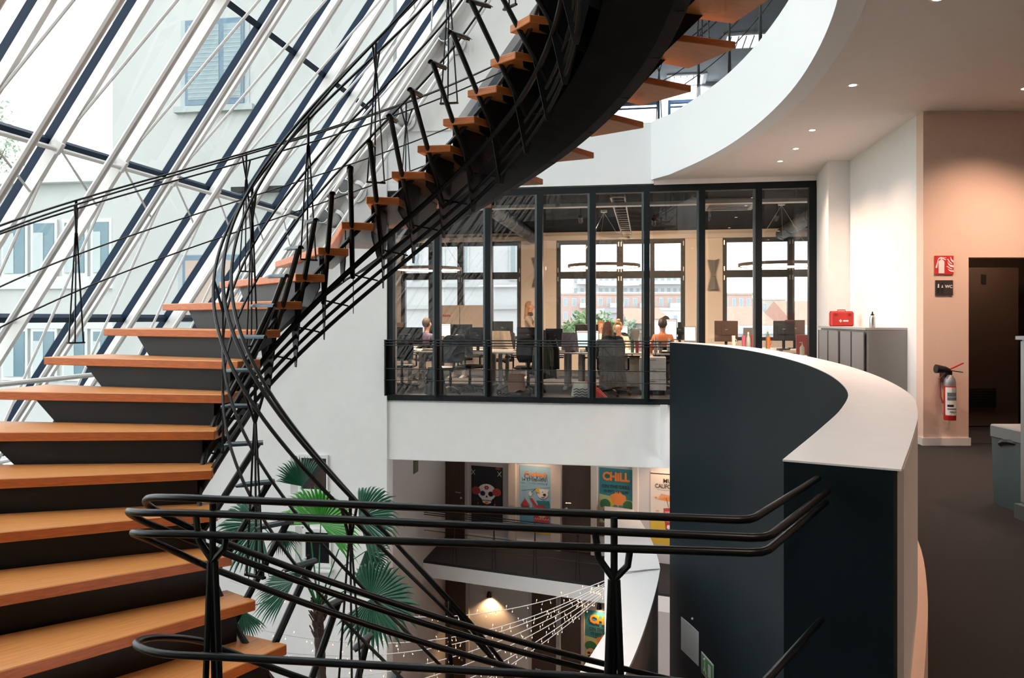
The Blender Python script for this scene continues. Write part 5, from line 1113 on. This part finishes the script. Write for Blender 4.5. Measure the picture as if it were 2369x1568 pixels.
# ------------------------------------------------------------------ people
def person(lab, pos, rz, pose, top, legs, hair_m, hair='short', h=1.0, skin=(.50, .26, .17), held=None, nod=0.0, armpose='desk'):
    t = thing('person', pos, lab, 'person'); sk = mat('skin_%d' % int(skin[0]*100), skin, .55)
    sit = pose == 'sit'; hz = .53 if sit else .93
    J = {}; J['hip'] = (0,0,hz); J['waist'] = (0,.02,hz+.18); J['chest'] = (0,.0+.02,hz+.36); J['neck0'] = (0,.01,hz+.50); J['neck'] = (0,.03,hz+.56)
    hf = .05+nod; J['head0'] = (0,hf*.8,hz+.63-nod*.2); J['head1'] = (0,hf*1.1,hz+.72-nod*.4); J['head2'] = (0,hf*1.0,hz+.79-nod*.5)
    rad = {'hip': (.155,.12), 'waist': (.135,.10), 'chest': (.165,.115), 'neck0': (.075,.065), 'neck': (.052,.052), 'head0': (.068,.075), 'head1': (.082,.098), 'head2': (.055,.065)}
    ed = [('hip','waist'),('waist','chest'),('chest','neck0'),('neck0','neck'),('neck','head0'),('head0','head1'),('head1','head2')]
    part = {'hip': 1, 'waist': 0, 'chest': 0, 'neck0': 0, 'neck': 2, 'head0': 2, 'head1': 2, 'head2': 2}
    for s_, x in (('l', -1), ('r', 1)):
        sh = (x*.175, .0, hz+.45)
        if armpose == 'desk': el, wr, hd = (x*.22,.12,hz+.19), (x*.14,.36,hz+.22), (x*.12,.44,hz+.22)
        elif armpose == 'chin': el, wr, hd = (x*.20,.14,hz+.20), (x*.06,.19,hz+.40), (x*.04,.17,hz+.47)
        else: el, wr, hd = (x*.23,-.02,hz+.16), (x*.22,.08,hz-.05), (x*.21,.10,hz-.14)
        for nm, p, r, pa in (('sh',sh,.070,0),('el',el,.047,0),('wr',wr,.036,0),('hd',hd,.030,2),('fg',(hd[0]*.9, hd[1]+.06, hd[2]-.02),.018,2)): J[s_+nm] = p; rad[s_+nm] = (r, r); part[s_+nm] = pa
        ed += [('chest', s_+'sh'), (s_+'sh', s_+'el'), (s_+'el', s_+'wr'), (s_+'wr', s_+'hd'), (s_+'hd', s_+'fg')]
        hp = (x*.095, .0, hz-.04)
        if sit: kn, an, ft = (x*.12,.42,hz-.02), (x*.11,.36,.09), (x*.12,.50,.04)
        else: kn, an, ft = (x*.10,.02,.49), (x*.10,-.02,.09), (x*.11,.12,.04)
        for nm, p, r, pa in (('hp',hp,.092,1),('kn',kn,.062,1),('an',an,.043,1),('ft',ft,.04,3)): J[s_+nm] = p; rad[s_+nm] = (r, r); part[s_+nm] = pa
        ed += [('hip', s_+'hp'), (s_+'hp', s_+'kn'), (s_+'kn', s_+'an'), (s_+'an', s_+'ft')]
    ks = list(J); me = bpy.data.meshes.new('body'); me.from_pydata([Vector(J[k])*h for k in ks], [(ks.index(a), ks.index(b)) for a, b in ed], [])
    o = bpy.data.objects.new('body', me); COL.objects.link(o)
    md = o.modifiers.new('s', 'SKIN'); sv = me.skin_vertices[0].data
    for i, k in enumerate(ks): sv[i].radius = (rad[k][0]*h, rad[k][1]*h); sv[i].use_root = (k == 'hip')
    sb = o.modifiers.new('b', 'SUBSURF'); sb.levels = 1; sb.render_levels = 1
    dg = bpy.context.evaluated_depsgraph_get(); m2 = bpy.data.meshes.new_from_object(o.evaluated_get(dg)); bpy.data.objects.remove(o)
    m2.materials.clear()
    for q in (top, legs, sk, mat('shoe_dark', (.02,.018,.016), .5)): m2.materials.append(MATS[q] if isinstance(q, str) else q)
    segs = [(Vector(J[a])*h, Vector(J[b])*h, part[a], part[b]) for a, b in ed]
    for f in m2.polygons:
        c = f.center; best = None
        for a, b, pa, pb in segs:
            d = b-a; k = max(0, min(1, (c-a).dot(d)/max(d.length_squared, 1e-9))); dist = (a+d*k-c).length
            if best is None or dist < best[0]: best = (dist, pa if k < .6 else pb)
        f.material_index = best[1]; f.use_smooth = True
    m2.name = 'body'; bo = bpy.data.objects.new('body', m2); COL.objects.link(bo); bo.parent = t
    hc = (Vector(J['head1'])+Vector(J['head2']))/2*h + Vector((0,-.012,.0)); m = MB()
    m.ball(hc + Vector((0,-.022,-.012)), (.094*h,.104*h,.118*h), 14, 9)
    if hair == 'long':
        rr = []
        for i in range(6):
            f = i/5; rr.append([hc + Vector((math.cos(q)*(.095+.03*f), -.06+math.sin(q)*.065 - .02*f, -.02-.32*f)) for q in [2*math.pi*j/10 for j in range(10)]])
        m.solid(rr)
    if hair == 'bun': m.ball(hc + Vector((0,-.02,.11)), .045, 10, 6)
    v2 = MB(); v2.v = [Vector(x) for x in m.v]; v2.f = m.f; v2.m = m.m
    hm = bpy.data.meshes.new('hair'); hm.from_pydata([tuple(x) for x in v2.v], [], v2.f); hm.materials.append(hair_m)
    hm.polygons.foreach_set('use_smooth', [True]*len(hm.polygons))
    # cut the face free: pull hair behind the face plane
    fy = hc.y + .035*h
    for x in hm.vertices:
        if x.co.y > fy and x.co.z < hc.z + .055*h: x.co.y = fy - .02
    ho = bpy.data.objects.new('hair', hm); COL.objects.link(ho); ho.parent = t
    fc = MB(); f0 = Vector(J['head1'])*h + Vector((0,.098*h,-.01))
    fc.extr([f0 + Vector((-.014,-.012,-.022)), f0 + Vector((.014,-.012,-.022)), f0 + Vector((0,-.012,.03))], (0,.022,-.006))
    def loc(mb, name, m_):
        q = bpy.data.meshes.new(name); q.from_pydata([tuple(x) for x in mb.v], [], mb.f); q.materials.append(m_ if not isinstance(m_, str) else MATS[m_]); ob = bpy.data.objects.new(name, q); COL.objects.link(ob); ob.parent = t
    loc(fc, 'nose', sk)
    for sx in (-1, 1): loc(MB().ball(f0 + Vector((sx*.032,-.016,.022)), (.011,.006,.006), 8, 5), 'eye', mat('eye_dark', (.03,.02,.02), .3)); loc(MB().ball(Vector(J['head1'])*h + Vector((sx*.084*h,.0,0)), (.012,.022,.032), 8, 5), 'ear', sk)
    loc(MB().ball(f0 + Vector((0,-.012,-.048)), (.022,.006,.007), 8, 5), 'mouth', mat('lip', (.35,.10,.08), .5))
    t.rotation_euler = (0, 0, rz - TH)
    return t
hb = mat('hair_blond', (.30, .145, .06), .6, noise=.2, scale=30); hr = mat('hair_red', (.30, .11, .045), .6, noise=.2, scale=30); hd_ = mat('hair_dark', (.018, .013, .012), .6); hg = mat('hair_brown', (.05, .03, .02), .7)
def seat(px, v, dz=0): p = B(ou(px, v), v, dz); return p
mat('coat_beige', (.34, .26, .21), .85); mat('scarf_dark', (.07, .055, .045), .9); mat('jeans', (.03, .05, .08), .8); mat('shirt_check', (.11, .09, .16), .8, noise=.5, scale=40); mat('shirt_orange', (.40, .12, .045), .8, noise=.2, scale=10); mat('top_cream', (.72, .55, .38), .8); mat('top_grey', (.10, .095, .09), .9); mat('trousers', (.02, .02, .024), .8); mat('top_white', (.6, .58, .55), .8)
pw_ = person('standing woman in a beige coat with long blond hair and a scarf', seat(1222, 19.45), -math.pi/2, 'stand', 'coat_beige', 'jeans', hb, 'long', 1.02, armpose='chin')
sc_ = MB().lathe([(.06,-.02),(.10,.0),(.105,.05),(.07,.08)], (0,.02,1.44*1.02), 14); q = bpy.data.meshes.new('scarf'); q.from_pydata([tuple(x) for x in sc_.v], [], sc_.f); q.materials.append(MATS['scarf_dark']); so = bpy.data.objects.new('scarf', q); COL.objects.link(so); so.parent = pw_
person('seated man in a blue checked shirt with his back to the glass', seat(985, 17.5), -.55, 'sit', 'shirt_check', 'trousers', hg, 'short', 1.02)
person('seated woman with reddish hair seen from behind over a grey coat', seat(1406, 14.62), .05, 'sit', 'top_grey', 'trousers', hr, 'long', .98, nod=.03)
person('seated woman in a cream top with tied hair looking down', seat(1433, 17.2), math.pi-.25, 'sit', 'top_cream', 'jeans', hb, 'bun', .98, nod=.05)
person('seated man in an orange shirt seen from behind at the large monitor', seat(1533, 17.35), 0, 'sit', 'shirt_orange', 'trousers', hd_, 'short', 1.02, (.24,.12,.08))
person('person with dark hair mostly hidden behind the large lit monitor', seat(1540, 19.35), math.pi, 'sit', 'top_white', 'trousers', hd_, 'short', 1.05)
person('blond person half hidden behind a mullion left of the grey coat', seat(1389, 19.4), math.pi+.3, 'sit', 'top_white', 'jeans', hb, 'short', .98)
# ------------------------------------------------------------------ outdoors
mat('render_white', (.50, .515, .515), .9, noise=.04, scale=.6); mat('render_grey', (.42, .44, .44), .9, noise=.04, scale=.5); mat('brick_red', (.50, .31, .27), .9, noise=.1, scale=2); mat('roof_tile', (.46, .26, .20), .9, noise=.1, scale=3)
mat('ext_glass', (.10, .18, .22), .12); mat('ext_frame_blue', (.12, .20, .28), .5); mat('ext_blind', (.26, .34, .38), .7); mat('ext_white_frame', (.52, .54, .54), .6); mat('lawn', (.10, .16, .06), .95, noise=.3, scale=1.5); mat('concrete', (.50, .50, .49), .9)
struct('ground', MB().xbox(-120, 160, 22.6, 260, -4.3, -4.1), 'concrete', 'pale ground outside the building')
struct('ground_side', MB().xbox(-120, -8.8, -40, 22.6, -4.3, -4.1), 'lawn', 'grassy ground outside the facade')
# white neighbour wall
VB = 13.78; n1 = thing('neighbour_building', B(-8, VB, -4), 'tall white rendered building seen through the sloping facade', 'building')
def nu(px): k = (px-1184.5)/FPX; Y = VB/(CT+ST*k); return Y*(k*CT-ST)
def nz(px, py): k = (px-1184.5)/FPX; Y = VB/(CT+ST*k); return EYE+(HZ-py)/FPX*Y
ue = nu(260)
mw = MB().ubox(ue, -7.6, VB, VB+7, -4.1, 13.5); mw.ubox(-7.6, -4.5, VB, VB+.22, -4.1, 13.5); mw.build('wall', 'render_white', n1)
for (xa, xb, ya, yb, kind) in ((430, 566, 45, 242, 0), (424, 560, 590, 742, 1)):
    a, b, z0, z1 = nu(xa), nu(xb), nz((xa+xb)/2, yb), nz((xa+xb)/2, ya)
    MB().ubox(a-.1, b+.1, VB-.012, VB+.01, z0-.02, z1+.02).build('window_reveal', mat('reveal_pale', (.40, .45, .47), .8), n1)
    w = MB().ubox(a, b, VB-.03, VB-.012, z0, z1).build('window', 'ext_frame_blue', n1)
    mid = a + (b-a)*.62
    for c, d in ((a+.06, mid-.05), (mid+.05, b-.06)):
        MB().ubox(c, d, VB-.036, VB-.03, z0+.1, z1-.1).build('pane', 'ext_blind' if kind == 0 else mat('pane_orange', (.45, .34, .28), .3), w)
        if kind == 0:
            m = MB()
            for k in range(16): m.ubox(c, d, VB-.040, VB-.036, z0+.14+k*(z1-z0-.28)/16, z0+.165+k*(z1-z0-.28)/16)
            m.build('blind_slats', mat('ext_blind_light', (.32, .39, .42), .7), w)
    MB().ubox(a-.2, b+.2, VB-.10, VB, z0-.14, z0-.03).build('sill', mat('sill_grey', (.42, .46, .47), .8), n1)
# lower house at the far left
VH = 27.0; n2 = thing('low_house', B(-20, VH, -4), 'low pale house with two rows of windows left of the white building', 'building')
def hu(px): k = (px-1184.5)/FPX; Y = VH/(CT+ST*k); return Y*(k*CT-ST)
def hz_(py, px=130): k = (px-1184.5)/FPX; Y = VH/(CT+ST*k); return EYE+(HZ-py)/FPX*Y
MB().ubox(hu(-160), hu(330), VH, VH+8, -4.1, hz_(425)).build('wall', 'render_grey', n2)
MB().ubox(hu(-160), hu(330), VH-.35, VH+8.2, hz_(425), hz_(408)).build('cornice', 'render_white', n2)
MB().extr([B(hu(-160), VH-.3, hz_(408)), B(hu(330), VH-.3, hz_(408)), B(hu(330), VH+4, hz_(360)), B(hu(-160), VH+4, hz_(360))], Z3*.15).build('roof', mat('roof_grey', (.55, .58, .60), .8), n2)
MB().ubox(hu(-160), hu(330), VH-.12, VH, hz_(668), hz_(640)).build('sill_band', 'render_white', n2); MB().ubox(hu(-160), hu(330), VH-.12, VH, hz_(760), hz_(738)).build('sill_band', 'render_white', n2)
for ya, yb in ((508, 640), (758, 880)):
    for xa, xb in ((-70, -4), (8, 68), (76, 136), (148, 206), (214, 262)):
        w = MB().ubox(hu(xa), hu(xb), VH-.10, VH-.001, hz_(yb), hz_(ya)).build('window', 'ext_white_frame', n2)
        MB().ubox(hu(xa)+.12, hu(xb)-.12, VH-.13, VH-.101, hz_(yb)+.14, hz_(ya)-.14).build('pane', 'ext_glass', w)
        MB().ubox(hu(xa)+.12, (hu(xa)+hu(xb))/2, VH-.15, VH-.131, hz_(yb)+.14, hz_(ya)-.5).build('curtain', mat('ext_curtain', (.38, .44, .45), .8), w)
# trees and shrubs: crowns of many small leaves
def foliage(name, lab, c, r, n, m, trunk=True, leaf=.12, seed=1):
    rd = random.Random(seed); c = Vector(c); t = thing(name, (c.x, c.y, -4.1), lab, 'tree' if trunk else 'shrub'); mb = MB()
    for i in range(n):
        while True:
            p = Vector((rd.uniform(-1,1), rd.uniform(-1,1), rd.uniform(-1,1)))
            if .25 < p.length < 1: break
        p = Vector((p.x*r[0], p.y*r[1], p.z*r[2])) * (1-.25*rd.random()*abs(math.sin(p.x*3+p.z*5)))
        a = Vector((rd.uniform(-1,1), rd.uniform(-1,1), rd.uniform(-1,1))).normalized(); b = a.cross(Vector((rd.uniform(-1,1), rd.uniform(-1,1), rd.uniform(-1,1)))).normalized(); l = leaf*rd.uniform(.6, 1.4); q = c+p
        mb.add([q-a*l, q+b*l*.5, q+a*l, q-b*l*.5], [(0,1,2,3)])
    tag(mb.build('foliage', m, t), kind='stuff')
    if trunk:
        MB().tube([(c.x, c.y, -4.1), (c.x+.05, c.y, c.z-r[2]*.3), (c.x, c.y, c.z+r[2]*.3)], [r[0]*.10+.05, r[0]*.07+.04, .03], 8).build('trunk', 'palm_trunk', t)
        for k in range(5): MB().tube([(c.x, c.y, c.z-r[2]*.3), (c.x+math.cos(k*1.3)*r[0]*.6, c.y+math.sin(k*1.3)*r[1]*.6, c.z+r[2]*.35*math.sin(k))], [.05, .02], 6).build('branch', 'palm_trunk', t)
    else:
        for k in range(6): MB().tube([(c.x, c.y, -4.1), (c.x+math.cos(k)*r[0]*.6, c.y+math.sin(k)*r[1]*.6, c.z)], [.04, .015], 5).build('stem', 'palm_trunk', t)
lg = [mat('leaf_pale', (.20, .30, .14), .7, noise=.3, scale=4), mat('leaf_mid', (.10, .20, .07), .7, noise=.3, scale=4), mat('leaf_grey', (.28, .36, .27), .7, noise=.2, scale=4)]
foliage('street_tree', 'grey green tree at the left picture edge', (-24.6, 37, 8.3), (1.9, 2, 4.2), 1500, lg[2], seed=3)
foliage('garden_shrub', 'green shrub outside below the lower house windows', (-15.4, 19.5, -1.6), (1.9, 1.4, 1.3), 2400, lg[0], False, .11, seed=4)
foliage('garden_shrub', 'bushy green hedge plant outside behind the lowest visible treads', (-12.6, 13.6, -2.6), (1.8, 1.2, 1.4), 2600, lg[1], False, .10, seed=5)
foliage('garden_shrub', 'leafy shrub outside close to the white building foot', (-10.0, 12.2, -2.9), (1.0, .8, 1.1), 1600, lg[0], False, .10, seed=6)
# view from the office windows
def far_box(name, lab, px0, px1, ytop, Y, dep, m, rows, cols, wm, ybase=None, roof=None, wfrac=.55):
    x0, x1 = (px0-1184.5)/FPX*Y, (px1-1184.5)/FPX*Y; zt = EYE+(HZ-ytop)/FPX*Y; zb = -4.1
    t = thing(name, ((x0+x1)/2, Y, zb), lab, 'building', 'houses seen from the office windows')
    MB().xbox(x0, x1, Y, Y+dep, zb, zt).build('wall', m, t)
    if roof: MB().extr([(x0-.2, Y-.3, zt), (x0-.2, Y+dep+.3, zt), (x0-.2, Y+dep/2, zt+roof)], (x1-x0+.4, 0, 0)).build('roof', 'roof_tile', t)
    else: MB().xbox(x0-.1, x1+.1, Y-.15, Y+dep, zt, zt+.35).build('parapet', m, t)
    cw = (x1-x0)/cols; rh = 2.9*(Y/70)**.0
    for r in range(rows):
        z1 = zt-.7-r*rh
        for c in range(cols):
            a = x0+cw*(c+(1-wfrac)/2); f = MB().xbox(a-.08, a+cw*wfrac+.08, Y-.06, Y-.001, z1-1.6, z1+.08).build('window', 'ext_white_frame', t)
            MB().xbox(a, a+cw*wfrac, Y-.09, Y-.061, z1-1.52, z1).build('pane', wm, f)
    return t
mat('far_glass', (.30, .36, .39), .4); mat('far_white', (.52, .53, .54), .9); mat('far_brick', (.45, .33, .29), .9); mat('far_sand', (.46, .43, .38), .9)
t = far_box('apartment_block', 'tall pale apartment block with balconies in the middle office window', 1325, 1640, 634, 205, 14, 'far_white', 4, 22, 'far_glass')
za = EYE+(HZ-634)/FPX*205
for k in range(4): MB().xbox((1325-1184.5)/FPX*205+1, (1640-1184.5)/FPX*205-1, 203.2, 205, za-2.65-k*2.9, za-1.75-k*2.9).build('balcony', 'render_white', t)
MB().xbox(19, 25, 208, 214, za, za+2.4).build('roof_box', 'far_white', t); MB().xbox(36, 40, 208, 214, za, za+1.8).build('roof_box', 'far_white', t)
t = far_box('brick_apartments', 'red brick flats with white windows in the middle office window', 1298, 1600, 682, 165, 10, 'far_brick', 3, 15, 'far_glass', wfrac=.42)
zb_ = EYE+(HZ-682)/FPX*165
for k in range(4):
    for j in range(3): MB().xbox(14+k*6.2, 16.8+k*6.2, 163.6, 165, zb_-2.7-j*2.9, zb_-1.7-j*2.9).build('balcony', 'far_white', t)
far_box('sheet_hall', 'grey corrugated hall below the brick flats', 1400, 1520, 724, 58, 6, mat('far_grey', (.42, .43, .45), .8), 0, 1, 'far_glass')
far_box('tiled_house', 'white house with orange tiled roof in the middle office window', 1462, 1545, 748, 46, 7, 'far_white', 1, 3, 'far_glass', roof=.9)
far_box('white_annex', 'white flat roofed annex between the tiled roof and the flats', 1500, 1600, 718, 110, 5, 'far_white', 1, 4, 'far_glass', wfrac=.3)
far_box('brick_house', 'red brick house at the left of the right office window', 1672, 1740, 682, 150, 8, 'far_brick', 3, 4, 'far_glass', wfrac=.4)
far_box('sand_block', 'sand coloured block in the right office window', 1740, 1818, 694, 155, 8, 'far_sand', 2, 4, 'far_glass', wfrac=.4)
far_box('red_roof_house', 'low house with red roof in the right office window', 1690, 1790, 752, 48, 8, 'far_white', 0, 2, 'far_glass', roof=1.2)
far_box('red_roof_house', 'distant house with steep red roof near the lobby pillar', 1850, 1990, 760, 52, 9, 'far_white', 0, 2, 'far_glass', roof=1.9)
far_box('long_wall_house', 'long low white house behind the right desks', 1640, 2000, 772, 38, 5, 'far_white', 0, 3, 'far_glass')
t = far_box('brick_white_house', 'white painted brick building filling the left office window', 880, 1215, 520, 33, 8, 'far_white', 1, 6, 'far_glass', wfrac=.18)
zz = EYE+(HZ-660)/FPX*33
for z in (zz, zz-.9): MB().xbox(-6, 1.2, 32.85, 33, z-.08, z+.08).build('ledge', mat('ledge_grey', (.45, .46, .47), .8), t)
foliage('street_tree', 'round green tree in the left half of the middle office window', (4.2, 42, -.1), (1.9, 2, 2.1), 2600, lg[0], True, .16, seed=8)
foliage('street_tree', 'smaller green tree beside the tiled roof', (6.6, 46, -.4), (1.3, 1.5, 2.0), 1500, lg[2], True, .16, seed=9)
foliage('street_tree', 'low green tree under the orange tiled roof', (12.2, 35, -2.2), (2.0, 1.5, 1.6), 1300, lg[0], True, .15, seed=10)
